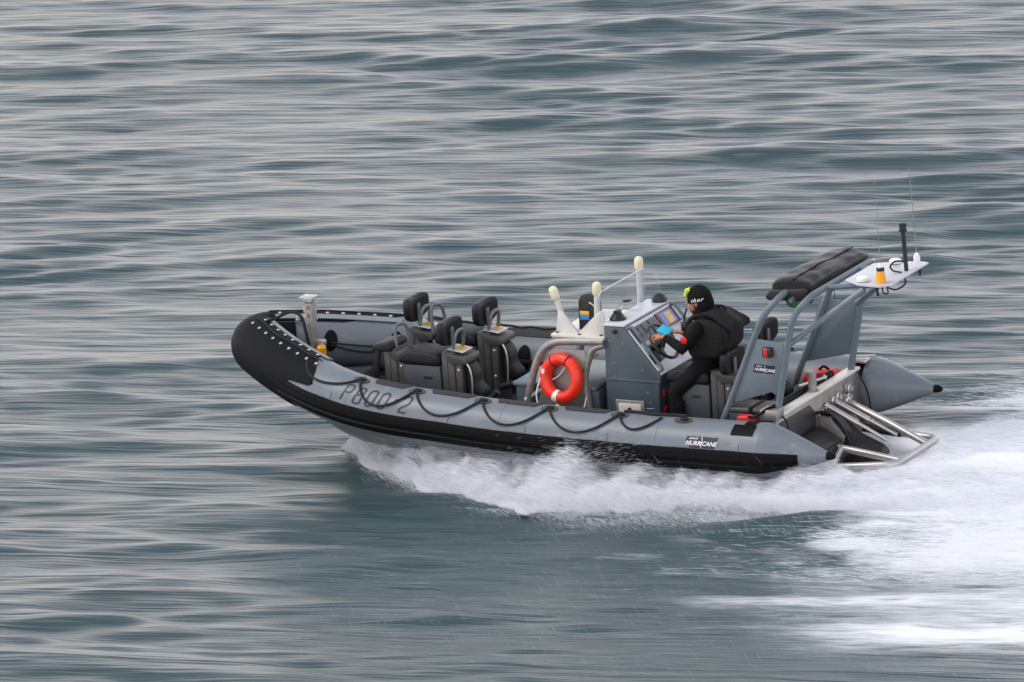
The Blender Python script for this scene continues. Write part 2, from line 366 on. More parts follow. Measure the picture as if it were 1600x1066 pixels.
# ------------------------------------------------------------------ the boat
boat = thing('patrol_boat', 'grey rigid inflatable patrol boat numbered P800-2 speeding with its bow raised', 'boat', (0, 0, 0))
# collar: arc-length spline of the tube axis, port half; starboard is the mirror
CP = [(.95, 1.14, 0), (.4, 1.14, 0), (0, 1.14, 0), (-.5, 1.14, 0), (-1, 1.14, .004), (-1.6, 1.14, .015), (-2.2, 1.12, .03), (-2.8, 1.075, .055), (-3.3, 1.02, .075), (-3.7, .945, .108),
      (-4.05, .845, .16), (-4.4, .67, .215), (-4.75, .45, .27), (-5.02, .245, .31), (-5.18, .10, .33), (-5.22, 0, .333)]
half = catmull(CP + [(p[0], -p[1], p[2]) for p in CP[-2:-5:-1]], 14)
half = half[:14*(len(CP)-1)+1]
half = [half[-1-i] for i in range(len(half))]              # from the bow aft
S = [0.]
for a, b in zip(half, half[1:]): S.append(S[-1]+(b-a).length)
S = np.array(S); HX = np.array([[*p] for p in half]); SEND = S[-1]
TR = .25
def axis_at(side, s):
    sg = side
    if s < 0: sg, s = -side, -s
    p = Vector([np.interp(s, S, HX[:, i]) for i in range(3)])
    d = .02; a = Vector([np.interp(max(s-d, 0), S, HX[:, i]) for i in range(3)]); b = Vector([np.interp(min(s+d, SEND), S, HX[:, i]) for i in range(3)])
    t = (b-a).normalized()
    if s < 1e-4: t = Vector((0, 1, 0))
    p.y *= sg; t.y *= sg
    outw = Vector((0, 0, 1)).cross(t); outw.normalize(); outw *= (-1 if sg < 0 else 1)*1
    # outward must point away from the boat
    if sg > 0: outw = t.cross(Vector((0, 0, 1))).normalized()*-1
    if outw.dot(Vector((0, sg, 0))) + outw.dot(Vector((-1, 0, 0)))*.6 < 0: outw = -outw
    up = t.cross(outw).normalized()
    if up.z < 0: up = -up
    return p, outw, up, t
def rad_at(s):
    s = abs(s); x0 = SEND-.55
    if s <= x0: return TR
    q = (s-x0)/.55
    return TR*(1-.86*q**1.12) if q < 1 else TR*.14
def on_collar(side, s, phi, dr=0.):
    p, o, u, t = axis_at(side, s); r = rad_at(s)+dr; a = R(phi)
    return p+(o*math.cos(a)+u*math.sin(a))*r
def s_of_x(x): return float(np.interp(-x, -HX[:, 0][::-1], S[::-1])) if False else float(np.interp(x, HX[:, 0], S))
def collar_skin(side, s0, s1, p0, p1, dr=.0, th=.008, ns=None, nphi=None):
    """closed thin sheet lying on the tube between two lengths and two angles"""
    ns = ns or max(2, int(abs(s1-s0)/.05)+1); nphi = nphi or max(2, int(abs(p1-p0)/7)+1)
    top = [[on_collar(side, s0+(s1-s0)*i/ns, p0+(p1-p0)*k/nphi, dr+th) for k in range(nphi+1)] for i in range(ns+1)]
    bot = [[on_collar(side, s0+(s1-s0)*i/ns, p0+(p1-p0)*k/nphi, dr-.004) for k in range(nphi+1)] for i in range(ns+1)]
    return top, bot
mb = MB(); ss = np.concatenate([np.linspace(-SEND, -SEND+.6, 14), np.linspace(-SEND+.66, -1.6, 70), np.linspace(-1.55, 1.55, 70), np.linspace(1.6, SEND-.66, 70), np.linspace(SEND-.6, SEND, 14)])
rows = []
for s in ss: rows.append([on_collar(1, s, k*360/40) for k in range(41)])
mb.grid(rows)
collar = part('inflatable_tube', mb, 'tube', boat)
# seam bands, bow fender, strake, pads, patches: all lie on the collar
for side in (-1, 1):
    mb = MB()
    mb.lathe([(.036, 0), (.038, .02), (.034, .055), (.02, .085), (.004, .095)], on_collar(side, SEND, 0)-axis_at(side, SEND)[1]*rad_at(SEND)-Vector((.02, 0, 0)), (1, 0, 0), 16)
    part('end_cap', mb, 'rubber', collar)
    for xs in (-3.72, -2.15, -.62, .36):
        s = s_of_x(xs); t, b = collar_skin(side, s-.02, s+.02, 9, 200, 0, .0022, 2, 26); part('seam_band', MB().slab(t, b), 'tube', collar)
    # rubbing strake: black band with two proud ribs
    sa, sb = s_of_x(-4.48), s_of_x(.72); n = 90
    prof = [(12, .002), (11, .012), (4, .014), (2.5, .034), (-5, .036), (-6.5, .017), (-14, .017), (-16, .034), (-23, .034), (-25, .015), (-33, .013), (-35, .001)]
    top = [[on_collar(side, sa+(sb-sa)*i/n, a, h) for a, h in prof] for i in range(n+1)]
    bot = [[on_collar(side, sa+(sb-sa)*i/n, a, -.004) for a, h in prof] for i in range(n+1)]
    part('rubbing_strake', MB().slab(top, bot), 'rubber', boat, ang=25)
    # small raised patches above the strake
    for xs in (-3.95, -2.72, -1.95, -1.15, -.35, .12, .56):
        s = s_of_x(xs); t, b = collar_skin(side, s-.09, s+.09, 14, 27, 0, .006, 4, 3); part('handling_patch', MB().slab(t, b), 'tube', collar, smooth=False)
# black bow fender wraps the nose
mb = MB(); sc_ = s_of_x(-4.04)
top, bot = [], []
n = 70
for i in range(n+1):
    q = -1+2*i/n; row, rowb = [], []
    for k in range(31):
        phi = -80+205*k/30
        reach = float(np.interp(phi, [-80, 8, 16, 24, 60, 105, 125], [sc_-.42, sc_-.40, sc_-.34, sc_-.03, sc_-.10, sc_-.30, sc_-.75]))
        row.append(on_collar(1, q*reach, phi, .014)); rowb.append(on_collar(1, q*reach, phi, -.004))
    top.append(row); bot.append(rowb)
part('bow_fender', mb.slab(top, bot), 'cap', boat)
# lacing eyelets in two rows on the fender
for side in (-1, 1):
    for phi, h in ((72, .016), (99, .016)):
        for k in range(9):
            s = .18+k*.145
            if phi > 90 and k > 7: continue
            p, o, u, t = axis_at(side, s); a = R(phi); nrm = o*math.cos(a)+u*math.sin(a)
            part('eyelet', MB().lathe([(.013, 0), (.016, .004), (.012, .009), (.006, .007)], on_collar(side, s, phi, .0135), nrm, 10), 'steel', boat)
    t, b = collar_skin(side, .12, 1.30, 106, 120, .016, .004, 26, 3); part('bow_trim', MB().slab(t, b), 'tube_lt', boat)
    pts = [on_collar(side, .1+k*.05, 86+2*math.sin(k*.5), .02) for k in range(26)]
    part('lacing_cord', MB().tube(pts, .006, 6), 'rope', boat)
# anti-slip pads on the tube tops, and rope anchors
ANCH = {-1: [-3.66, -3.05, -2.37, -1.70, -1.01, -.39], 1: [-3.95, -3.36, -2.66, -1.95, -1.2, -.5]}
for side in (-1, 1):
    A = ANCH[side]
    for a, b in zip(A, A[1:]):
        if a > -1.05 and side < 0: continue
        s0, s1 = s_of_x(a)+.12, s_of_x(b)-.12; top, bot = [], []
        if s1-s0 < .1: continue
        for i in range(13):
            f = i/12; w0, w1 = (78 if 0 < i < 12 else 90), 118
            row = [on_collar(side, s0+(s1-s0)*f+(0 if True else 0), w0+(w1-w0)*k/5, .007) for k in range(6)]
            rb = [on_collar(side, s0+(s1-s0)*f, w0+(w1-w0)*k/5, -.003) for k in range(6)]
            top.append(row); bot.append(rb)
        part('grip_pad', MB().slab(top, bot), 'pad', boat)
    for x in A:
        s = s_of_x(x); p, o, u, t = axis_at(side, s); a = R(76); nrm = o*math.cos(a)+u*math.sin(a)
        base = on_collar(side, s, 76, -.004)
        mb = MB(); q = [base+t*.085*math.cos(th)+nrm.cross(t)*.045*math.sin(th) for th in np.linspace(0, 2*math.pi, 21)[:-1]]
        mb.add(q+[p_+nrm*.012 for p_ in q], [tuple(range(20))[::-1], tuple(range(20, 40))]+[(i, (i+1) % 20, 20+(i+1) % 20, 20+i) for i in range(20)])
        an = part('rope_anchor', mb, 'pillar', boat)
        part('rope_knot', MB().ell(base+nrm*.02, (.03, .022, .018)).ell(base+nrm*.022+t*.03, (.02, .018, .014)), 'rope', an)
# festooned grab line on the port side, slack line over the starboard side
A = ANCH[-1]
for a, b in list(zip(A, A[1:-1]))+[(-4.3, -3.66), (-1.01, -.6)]:
    s0, s1 = s_of_x(a), s_of_x(b); sag = 54 if a > -4 and a < -1.1 else 38
    pts = [on_collar(-1, s0+(s1-s0)*f, 78-sag*(1-(2*f-1)**2)**.8-(2*math.sin(7*f)), .014) for f in np.linspace(0, 1, 25)]
    part('grab_line', MB().tube(pts, .0105, 8), 'rope', boat)
s0, s1 = s_of_x(-1.0), s_of_x(-.40)
part('grab_strap', MB().tube([on_collar(-1, s0+(s1-s0)*f, 92+3*math.sin(9*f), .012) for f in np.linspace(0, 1, 20)], .016, 8), 'rope', boat)
A = ANCH[1]
for a, b in zip(A, A[1:]):
    s0, s1 = s_of_x(a), s_of_x(b)
    part('grab_line', MB().tube([on_collar(1, s0+(s1-s0)*f, 82+4*math.sin(math.pi*f), .012+.03*abs(math.sin(3*math.pi*f))*.4) for f in np.linspace(0, 1, 16)], .0105, 8), 'rope', boat)
# oval rope patches and lines on the inside of the starboard tube
ovals = []
for x in (-4.78, -4.25, -3.0, -1.6):
    s = s_of_x(x); big = x > -4.6
    mb = MB(); nr = 6; V = []
    def pt(da, ds, dr): return on_collar(1, s+ds, 168+da, dr)
    ring = [(28*math.sin(th)*(1 if big else .8), .065*math.cos(th)) for th in np.linspace(0, 2*math.pi, 25)[:-1]]
    V = [pt(a, d_, .010) for a, d_ in ring]+[pt(a*.5, d_*.5, .012) for a, d_ in ring]+[pt(0, 0, .012)]+[pt(a, d_, -.004) for a, d_ in ring]
    F = [(i, (i+1) % 24, 24+(i+1) % 24, 24+i) for i in range(24)]+[(24+i, 24+(i+1) % 24, 48) for i in range(24)]+[(i, 49+i, 49+(i+1) % 24, (i+1) % 24) for i in range(24)]
    part('oval_patch', mb.add(V, F), 'rubber', boat); ovals.append(s)
for dphi, sag in ((0, 3), (6, 12)):
    for a, b in zip(ovals, ovals[1:]):
        part('inner_line', MB().tube([on_collar(1, a+(b-a)*f, 172+dphi*.6+sag*math.sin(math.pi*f), .014) for f in np.linspace(0, 1, 18)], .008, 7), 'rope', boat)
# hull number drawn as thin strokes lying on the port tube
def rrect(w, h, c=.32, n=5):
    pts = []; r_ = w*c*1.4
    for cx, cy, a0 in ((w/2-r_, h/2-r_, 0), (-w/2+r_, h/2-r_, 90), (-w/2+r_, -h/2+r_, 180), (w/2-r_, -h/2+r_, 270)):
        for k in range(n): a = R(a0+90*k/(n-1)); pts.append((cx+r_*math.cos(a), cy+r_*math.sin(a)))
    return pts+[pts[0]]
w, h = .074, .155
def glyph(ch):
    if ch == '0': return [rrect(w, h)]
    if ch == '8': return [[(x*.94, y*.48+h*.26) for x, y in rrect(w, h)], [(x, y*.52-h*.24) for x, y in rrect(w, h)]]
    if ch == 'P':
        return [[(-w/2, -h/2), (-w/2, h/2), (w*.2, h/2), (w*.4, h*.44), (w/2, h*.30), (w/2, h*.18), (w*.4, h*.06), (w*.2, 0), (-w/2, 0)]]
    if ch == '2': return [[(-w/2, h*.30), (-w*.42, h*.45), (-w*.25, h/2), (w*.28, h/2), (w*.46, h*.42), (w/2, h*.28), (w*.48, h*.10), (w*.3, -.02*h), (-w*.3, -h*.22), (-w*.5, -h*.34), (-w/2, -h/2), (w/2, -h/2)]]
    if ch == '-': return [[(-w*.16, .022), (w*.16, .022)]]
def stroke(mb, pts, f, wd):
    """flat ribbon along a 2-D line, lifted onto a surface by f(x, y)"""
    P = [Vector(pts[0])]
    for p in pts[1:]:
        a = P[-1].copy(); m_ = max(1, int((Vector(p)-a).length/.012))
        P += [a.lerp(Vector(p), (k+1)/m_) for k in range(m_)]
    Lh, Rh = [], []
    for i, p in enumerate(P):
        a, b = P[max(i-1, 0)], P[min(i+1, len(P)-1)]
        if (P[0]-P[-1]).length < 1e-6 and i in (0, len(P)-1): a, b = P[-2], P[1]
        t = (b-a).normalized(); n_ = Vector((-t.y, t.x)); Lh.append(f(*(p+n_*wd/2))); Rh.append(f(*(p-n_*wd/2)))
    mb.grid([[l, r_] for l, r_ in zip(Lh, Rh)])
xs0, pitch = -3.71, .130
for i, ch in enumerate('P800-2'):
    dx = i*pitch - (.012 if ch == '-' else 0)-(.03 if i == 5 else 0)
    s_c = s_of_x(xs0+dx); mb = MB()
    def f(x, y, s_c=s_c): return on_collar(-1, s_c+x+.22*y, 38+math.degrees(y/TR), .0045)
    for g in glyph(ch): stroke(mb, g, f, .028 if ch == '-' else .0165)
    part('hull_number', mb, 'ink', collar, label='black digit or letter of the hull number')
# maker's plate on the port quarter
def plate_logo(mp_, parent, lab):
    """mp_(x, y, h) lifts plate coordinates (.34 x .1) onto a surface"""
    W, Hh = .155, .05
    out_ = [(-W+.015, Hh), (W, Hh), (W-.03, -Hh), (-W-.015, -Hh)]
    def sheet(k, h0, h1):
        n = 12; tp, bt = [], []
        for i in range(n+1):
            f = i/n; a = Vector(out_[0]).lerp(Vector(out_[1]), f)*k; b = Vector(out_[3]).lerp(Vector(out_[2]), f)*k
            tp.append([mp_(*a.lerp(b, g/4), h1) for g in range(5)]); bt.append([mp_(*a.lerp(b, g/4), h0) for g in range(5)])
        return MB().slab(tp, bt)
    pl = part('name_plate', sheet(1.0, -.003, .005), 'ink', parent, label=lab)
    for txt, sz, ox, oy, bold in (('HURRICANE', .052, 0, -.012, .0012), ('ZODIAC', .022, -.075, .03, .0004)):
        v, f_ = text_mesh(txt, sz, .35, 1.0, bold)
        part('lettering', MB().add([mp_(p.x*1.02+ox, p.y+oy, .0075) for p in v], f_), 'white', pl)
    mb = MB(); stroke(mb, [(.004, .045), (.013, .0), (-.002, -.006), (.005, -.045)], lambda x, y: mp_(x, y, .008), .006); part('lightning_mark', mb, 'white', pl)
sq = s_of_x(-.15)
plate_logo(lambda x, y, h: on_collar(-1, sq+x, 24+math.degrees(y/TR)+1, h), collar, 'dark maker plate with white slanted lettering on the tube')
# black lashing patch at the port quarter
t, b = collar_skin(-1, s_of_x(.11), s_of_x(.32), 45, 74, 0, .006, 6, 4)
part('lashing_patch', MB().slab(t, b), 'rubber', collar)
t, b = collar_skin(-1, s_of_x(.20), s_of_x(.30), 74, 108, 0, .008, 4, 5); part('lashing_strap', MB().slab(t, b), 'rubber', collar)
t, b = collar_skin(1, s_of_x(.26), s_of_x(.34), 60, 150, 0, .01, 4, 12); part('lashing_strap', MB().slab(t, b), 'rubber', collar)
part('cleat', MB().box((.22, .96, .235), (.36, 1.1, .265), .01).tube([(.2, 1.0, .28), (.42, 1.06, .29)], .012), 'steel', boat)
t, b = collar_skin(1, SEND-.42, SEND-.22, 160, 176, 0, .005, 6, 3); part('handling_patch', MB().slab(t, b), 'tube', collar)

# V hull under the tubes
KX = [.32, -1, -2, -3, -3.6, -4.0, -4.37, -4.64, -4.86, -5.05, -5.16]
KZ = [-.72, -.73, -.73, -.72, -.69, -.62, -.49, -.27, -.13, .0, .1]
mb = MB(); rows = []
for x in list(np.linspace(.32, -3.6, 24))+list(np.linspace(-3.7, -5.14, 26)):
    zk = float(np.interp(-x, [-k for k in KX], KZ)); s = s_of_x(x); p = axis_at(1, s)[0]
    hy = max(p.y-.05, .0)*(1 if x > -4.9 else max(0, (x+5.16)/.26)); zt = p.z-.19
    if x > -4.6: hy = max(hy, .02)
    ch_y = hy*.93; ch_z = min(zt-.02, zk+(zt-zk)*.70)
    rows.append([(x, y, z) for y, z in ((-hy, zt), (-hy*.985, ch_z+.05), (-ch_y, ch_z), (-ch_y*.93, ch_z-.005), (-ch_y*.5, zk+(ch_z-zk)*.47), (0, zk), (ch_y*.5, zk+(ch_z-zk)*.47), (ch_y*.93, ch_z-.005), (ch_y, ch_z), (hy*.985, ch_z+.05), (hy, zt))])
mb.grid(rows); hull = part('hull', mb, 'hull', boat, ang=20)
part('bow_eye_plate', MB().prism([(-4.66, -.27), (-4.55, -.36), (-4.52, -.33), (-4.62, -.22)], 'y', -.025, .025, .004), 'darkmetal', hull)
# deck and bow locker
mb = MB(); rows = []
for x in np.linspace(.3, -4.55, 40):
    yy = (axis_at(1, s_of_x(x))[0].y-.12)*float(np.interp(x, [-4.6, -3.6], [.55, 1])); zd = float(np.interp(x, [-4.6, -3.5], [.0, -.25])); rows.append([(x, -yy, zd), (x, 0, zd+.005), (x, yy, zd)])
part('deck', mb.grid(rows), 'deck', boat)
mb = MB()
for k in range(1): mb.prism([(-4.86, -.12), (-4.56, -.34), (-4.3, -.5), (-4.3, .5), (-4.56, .34), (-4.86, .12)], 'z', -.1, .06, .02)
part('bow_locker', mb, 'deck', boat)
part('deck_rail', MB().tube([(-4.25, .42, -.1), (-3.9, .42, -.1), (-3.82, .42, .06)], .02), 'dull', boat)
part('deck_rail', MB().tube([(-4.28, .62, -.06), (-3.6, .68, -.06)], .025), 'hull', boat)
# bow post
mb = MB(); mb.box((-4.745, -.045, .0), (-4.655, .045, .74), .006)
bitt = part('bow_post', mb, 'dull', boat)
part('post_cap', MB().box((-4.77, -.07, .785), (-4.635, .07, .80), .004).box((-4.74, -.04, .74), (-4.66, .04, .786), .01), 'steel', bitt)
for sy in (-1, 1):
    for z in (.56, .64, .71): part('post_pin', MB().tube([(-4.70, sy*.04, z), (-4.70, sy*.1, z+.005)], .012, 8).lathe([(.018, 0), (.018, .008)], (-4.7, sy*.095, z), (0, sy, 0), 10), 'steel', bitt)
part('painter_line', MB().tube(catmull([on_collar(-1, .22, 98, .02), (-5.0, -.12, .60), (-4.86, -.08, .66), (-4.74, -.1, .63), (-4.69, -.12, .5), (-4.67, -.1, .35), (-4.64, -.08, .15)], 8), .014, 8), 'rope', boat)
part('bow_cleat', MB().box((-.02, -.05, 0), (.02, .05, .012), .004).box((-.012, -.075, .012), (.012, .075, .03), .006).bm(bmesh.new()), 'cream', boat, loc=on_collar(1, .32, 130, .014)).rotation_euler = (R(-40), 0, R(35))
lamp = part('deck_lamp', MB().lathe([(.035, 0), (.045, .02), (.045, .10), (.03, .12)], (-4.58, -.05, .24), (0, 0, 1), 16), 'yellow', boat, label='amber deck lamp at the foot of the bow post')
part('lamp_bracket', MB().box((-4.68, -.03, .34), (-4.56, .03, .40), .012), 'steel', lamp)
t, b = collar_skin(1, -.1, .30, 128, 215, 0, .006, 12, 8); part('bow_wear_patch', MB().slab(t, b), 'cap', collar)

# ---------------------------------------------------------------- shock seats
def seat_unit(x, y, back=True, bdx=0., bdz=0., hoop_=True, front_hoop=True, lab=None, folded=False, cushion=True):
    loc = (x, y, 0)
    mb = MB()
    for yy in (-.075, .0, .075): mb.box((-.11, yy-.01, -.245), (-.095, yy+.01, .48), .003)
    mb.box((-.10, -.137, -.245), (-.045, -.125, .47), .004)
    mb.box((-.10, -.13, -.245), (.02, .13, .50), .012); mb.box((.022, -.12, -.245), (.09, .12, .46), .01)
    mb.prism([(-.11, .5), (.14, .46), (.15, .40), (.0, .38)], 'y', -.14, .14, .012)
    p = part('jockey_seat', mb, 'pillar', boat, label=lab, loc=loc)
    def sub(n, m_, mat_, **k): return part(n, m_, mat_, p, loc=(0, 0, 0), **k)
    if hoop_:
        sub('top_plate', MB().box((-.06, -.1, .505), (.10, .1, .511), .002, rot=Matrix.Rotation(R(9), 3, 'Y')), 'sticker_w')
        sub('warning_sticker', MB().box((.0, -.04, .512), (.075, .06, .516), .001, rot=Matrix.Rotation(R(9), 3, 'Y')), 'sticker_y')
        sub('grab_hoop', MB().tube(fillet([(-.02, -.085, .46), (.03, -.075, .68), (.03, .075, .68), (.0, .085, .46)], .075), .0165, 8), 'hoop')
    if cushion:
        mb = MB().box((-.49, -.15, -.245), (-.115, .15, .37), .012); sub('seat_box', mb, 'seatbox')
        sub('box_badge', MB().box((-.28, -.156, .25), (-.2, -.149, .272), .001), 'ink')
        mb = MB(); mb.prism([(-.53, .43), (-.50, .475), (-.42, .50), (-.2, .495), (-.12, .47), (-.11, .38), (-.16, .365), (-.5, .375), (-.53, .39)], 'y', -.165, .165, .035, 4); sub('cushion', mb, 'seat', ang=60)
    if folded:
        sub('folded_cushion', MB().prism([(-.22, .47), (-.2, .53), (-.05, .56), (.0, .53), (-.02, .47)], 'y', -.16, .16, .02, 3), 'seat', ang=60)
        sub('folded_strut', MB().tube([(-.16, -.13, .48), (-.22, -.14, .1), (-.26, -.14, -.2)], .028, 8), 'black')
    if back:
        # padded backrest facing forward, lobed like a heart
        n = 36; ring = []
        for k in range(n):
            th = 2*math.pi*k/n; ct, st = math.cos(th), math.sin(th)
            yy = .20*math.copysign(abs(ct)**.6, ct); zz = .115*math.copysign(abs(st)**.7, st)
            if st < 0: yy *= 1-.62*abs(st)**2.2; zz *= 1.15
            else: zz += .045*(abs(yy)/.2)**2.5-.012
            ring.append((yy, zz+.66))
        rows_ = []
        for dx, k in ((-.035, .6), (-.045, .86), (-.03, .98), (0, 1.0), (.025, .96), (.035, .8), (.03, .45)):
            rows_.append([(-.10+dx+.9*(y_*k)**2, y_*k, .66+(z_-.66)*k) for y_, z_ in ring]+[(-.10+dx+.9*(ring[0][0]*k)**2, ring[0][0]*k, .66+(ring[0][1]-.66)*k)])
        mb = MB().grid(rows_); mb.add([r_ for r_ in rows_[0][:-1]], [tuple(range(n))]); mb.add([r_ for r_ in rows_[-1][:-1]], [tuple(range(n))])
        mb.v = [(q[0]+bdx, q[1], q[2]+bdz) for q in mb.v]; sub('backrest', mb, 'seat', ang=60)
        sub('backrest_stem', MB().box((-.062+bdx, -.02, .42+bdz), (-.04+bdx, .02, .70+bdz), .006), 'hoop')
    if front_hoop:
        sub('front_hoop', MB().tube(fillet([(-.56, -.09, .1), (-.57, -.085, .36), (-.6, -.05, .70), (-.54, .05, .70), (-.50, .085, .36), (-.50, .09, .1)], .08), .016, 8), 'hoop')
    sub('knee_pad', MB().prism([(.10, .40), (.15, .38), (.19, .30), (.20, .2), (.26, .15), (.27, .08), (.12, .06)], 'y', -.09, .09, .03, 4), 'seat', ang=60)
    sub('pad_rail', MB().tube(catmull([(.11, -.11, .43), (.16, -.11, .36), (.18, -.11, .24), (.17, -.11, .0)], 5), .008, 6), 'steel')
    sub('foot_rest', MB().tube(catmull([(.10, -.1, .0), (.2, -.11, .03), (.33, -.1, .08), (.42, -.09, .16)], 6), [.03]*6+[.028]*6+[.03]*7, 10), 'seat')
    for zb in (.1, .34): sub('bolt', MB().lathe([(.014, 0), (.014, .008), (.008, .012)], (.06, -.121, zb), (0, -1, 0), 8), 'steel')
    return p
seat_unit(-3.02, -.35, lab='near shock seat with cushioned box and warning sticker on its pillar')
seat_unit(-3.02, .35, lab='far shock seat beside the near one')
seat_unit(-3.72, .35, front_hoop=False, cushion=False, lab='foremost shock seat with a tall dark backrest')
seat_unit(-3.60, -.35, back=False, front_hoop=False, hoop_=False, folded=True, cushion=False, lab='foremost near seat folded down without backrest')
seat_unit(-.36, -.35, front_hoop=False, bdx=.13, bdz=-.10, hoop_=False, lab='helm seat under the driver')
seat_unit(-.36, .35, front_hoop=False, bdx=.13, bdz=-.02, hoop_=False, lab='far seat beside the helm seat')

# ---------------------------------------------------------------- lifebuoy station ahead of the console
mb = MB().box((-2.43, -.42, -.245), (-1.6, .42, .22), .02)
sb = part('engine_box', mb, 'console', boat)
part('box_lid', MB().box((-2.45, -.44, .222), (-1.62, .44, .262), .015), 'arch', sb)
for sy in (-1, 1):
    fr = part('grab_frame', MB().tube(fillet([(-2.34, sy*.47, -.24), (-2.26, sy*.47, .25), (-2.1, sy*.46, .66), (-1.5, sy*.46, .69)], .28, 10), .036, 12), 'dull', boat)
    part('frame_leg', MB().tube(fillet([(-1.64, sy*.47, -.24), (-1.72, sy*.47, .34), (-1.62, sy*.46, .62), (-1.5, sy*.46, .66)], .2, 8), .03, 12), 'dull', fr)
tp = part('frame_top_plate', MB().prism([(-2.02, -.47), (-1.49, -.49), (-1.49, .47), (-2.02, .45)], 'z', .705, .735, .008), 'cream', boat)
for p_ in ((-1.98, -.42), (-1.75, -.44), (-1.54, -.43)): part('bolt', MB().lathe([(.016, 0), (.016, .008)], (p_[0], p_[1], .734), (0, 0, 1), 10), 'darkmetal', tp)
mb = MB().prism([(-2.0, .735), (-1.78, .735), (-1.93, .92), (-1.97, .92)], 'y', -.40, -.375, .003).prism([(-1.78, .735), (-1.5, .735), (-1.52, .95), (-1.56, .95)], 'y', -.41, -.385, .003)
part('post_gusset', mb, 'cream', tp)
def light_post(a, b, lab):
    a, b = Vector(a), Vector(b); d = (b-a).normalized()
    p = part('fender_post', MB().tube([a, a.lerp(b, .9)], .027, 12), 'cream', boat, label=lab)
    part('post_cap', MB().lathe([(.026, -.02), (.037, -.01), (.041, .01), (.041, .065), (.036, .088), (.02, .103), (.003, .107)], a.lerp(b, .86), d, 16), 'ivory', p)
light_post((-1.9, -.36, .72), (-2.02, -.36, 1.09), 'leaning cream post with ivory cap')
light_post((-1.60, -.38, .72), (-1.58, -.38, 1.17), 'upright cream post with ivory cap before the console')
light_post((-1.58, .45, .72), (-1.57, .45, 1.20), 'far cream post with ivory cap behind the windshield')
pn = part('hatch_plate', MB().prism([(-.22, .74), (.0, .74), (.0, 1.0), (-.03, 1.055), (-.11, 1.075), (-.18, 1.06), (-.215, 1.0)], 'y', -.02, .02, .008, 3), 'darkmetal', boat, loc=(-1.60, -.28, .0), label='dark upright plate with yellow and blue sticker')
part('plate_sticker', MB().box((-.20, -.026, .88), (-.11, -.021, .915), .001), 'sticker_y', pn, loc=(0, 0, 0))
part('plate_sticker', MB().box((-.20, -.026, .835), (-.11, -.021, .878), .001), 'sticker_b', pn, loc=(0, 0, 0))
part('plate_latch', MB().tube(catmull([(-.1, -.03, 1.0), (-.05, -.035, .97), (-.03, -.035, .93), (.0, -.03, .95)], 5), .008, 6), 'steel', pn, loc=(0, 0, 0))

# ---------------------------------------------------------------- console
prof = [(-1.52, -.245), (-1.0, -.245), (-.985, .34), (-.96, .40), (-1.30, .83), (-1.50, .83)]
con = part('helm_console', MB().prism(prof, 'y', -.45, .45, .012), 'console', boat)
part('console_step', MB().box((-1.535, -.455, .335), (-.975, .455, .362), .004), 'console', con)
def dash(u, v, h=0.):
    """u across (y), v down the slope (m) from the top edge, h above the panel"""
    a = Vector((-1.30, 0, .83)); b = Vector((-.96, 0, .40)); d = (b-a).normalized(); n_ = Vector((-d.z, 0, d.x))
    return a + d*v + Vector((0, u, 0)) + n_*h
def dash_box(u0, u1, v0, v1, h0, h1):
    P = [dash(u, v, h) for h in (h0, h1) for u, v in ((u0, v0), (u1, v0), (u1, v1), (u0, v1))]
    return MB().add(P, [(3, 2, 1, 0), (4, 5, 6, 7), (0, 1, 5, 4), (1, 2, 6, 5), (2, 3, 7, 6), (3, 0, 4, 7)])
db = part('dash_panel', dash_box(-.435, .435, .012, .535, .0, .012), 'dash', con)
part('console_top', MB().prism([(-1.505, .832), (-1.295, .832), (-1.295, .852), (-1.505, .852)], 'y', -.452, .452, .004), 'dash', con)
chart = part('chart_screen', dash_box(.08, .40, .035, .20, .013, .03), 'bezel', con)
part('screen_glass', dash_box(.115, .36, .055, .18, .031, .033), 'chart_b', chart)
part('screen_land', MB().grid([[dash(u, .06+.11*k/4+.01*math.sin(9*u), .035) for k in range(5)] for u in (.2, .24, .28, .31)]), 'chart_y', chart)
for i, (u0, u1) in enumerate(((-.41, -.24), (-.225, -.11), (-.095, .06))):
    g = part('instrument_panel', dash_box(u0, u1, .045, .20, .013, .026), 'screen', con)
    for r_ in range(4 if i else 2):
        for c_ in range(4 if i else 2):
            if i: part('key', dash_box(u0+.015+c_*(u1-u0-.02)/4, u0+.015+(c_+.6)*(u1-u0-.02)/4, .06+r_*.034, .08+r_*.034, .027, .031), 'key', g)
            else: part('key', dash_box(u0+.02+c_*.07, u0+.07+c_*.07, .06+r_*.06, .1+r_*.06, .027, .03), 'pillar', g)
for u, v in ((-.36, .27), (-.30, .265), (-.235, .26), (-.17, .255), (-.37, .31)):
    part('switch', dash_box(u-.022, u+.022, v-.016, v+.016, .013, .03), 'black', con)
for u, v in ((.0, .44), (.07, .46)): part('kill_switch', MB().lathe([(.018, 0), (.016, .03), (.01, .04)], dash(u, v, .012), (.78, 0, .62), 12), 'red', con)
for sy in (-1, 1):
    part('console_rail', MB().tube(fillet([dash(sy*.43, .03, .0), dash(sy*.43, .03, .055), dash(sy*.43, .50, .055), dash(sy*.43, .50, .0)], .05), .014, 10), 'arch', con)
cmp_ = part('compass', MB().lathe([(.075, 0), (.075, .015), (.06, .03), (.05, .05), (.03, .068), (.004, .074)], (-1.44, -.28, .852), (0, 0, 1), 18), 'black', con)
part('compass_bracket', MB().box((-1.47, -.31, .91), (-1.42, -.23, .935), .008), 'black', cmp_)
part('compass', MB().lathe([(.07, 0), (.07, .02), (.05, .06), (.02, .075), (.004, .078)], (-1.36, .40, .852), (0, 0, 1), 18), 'black', con)
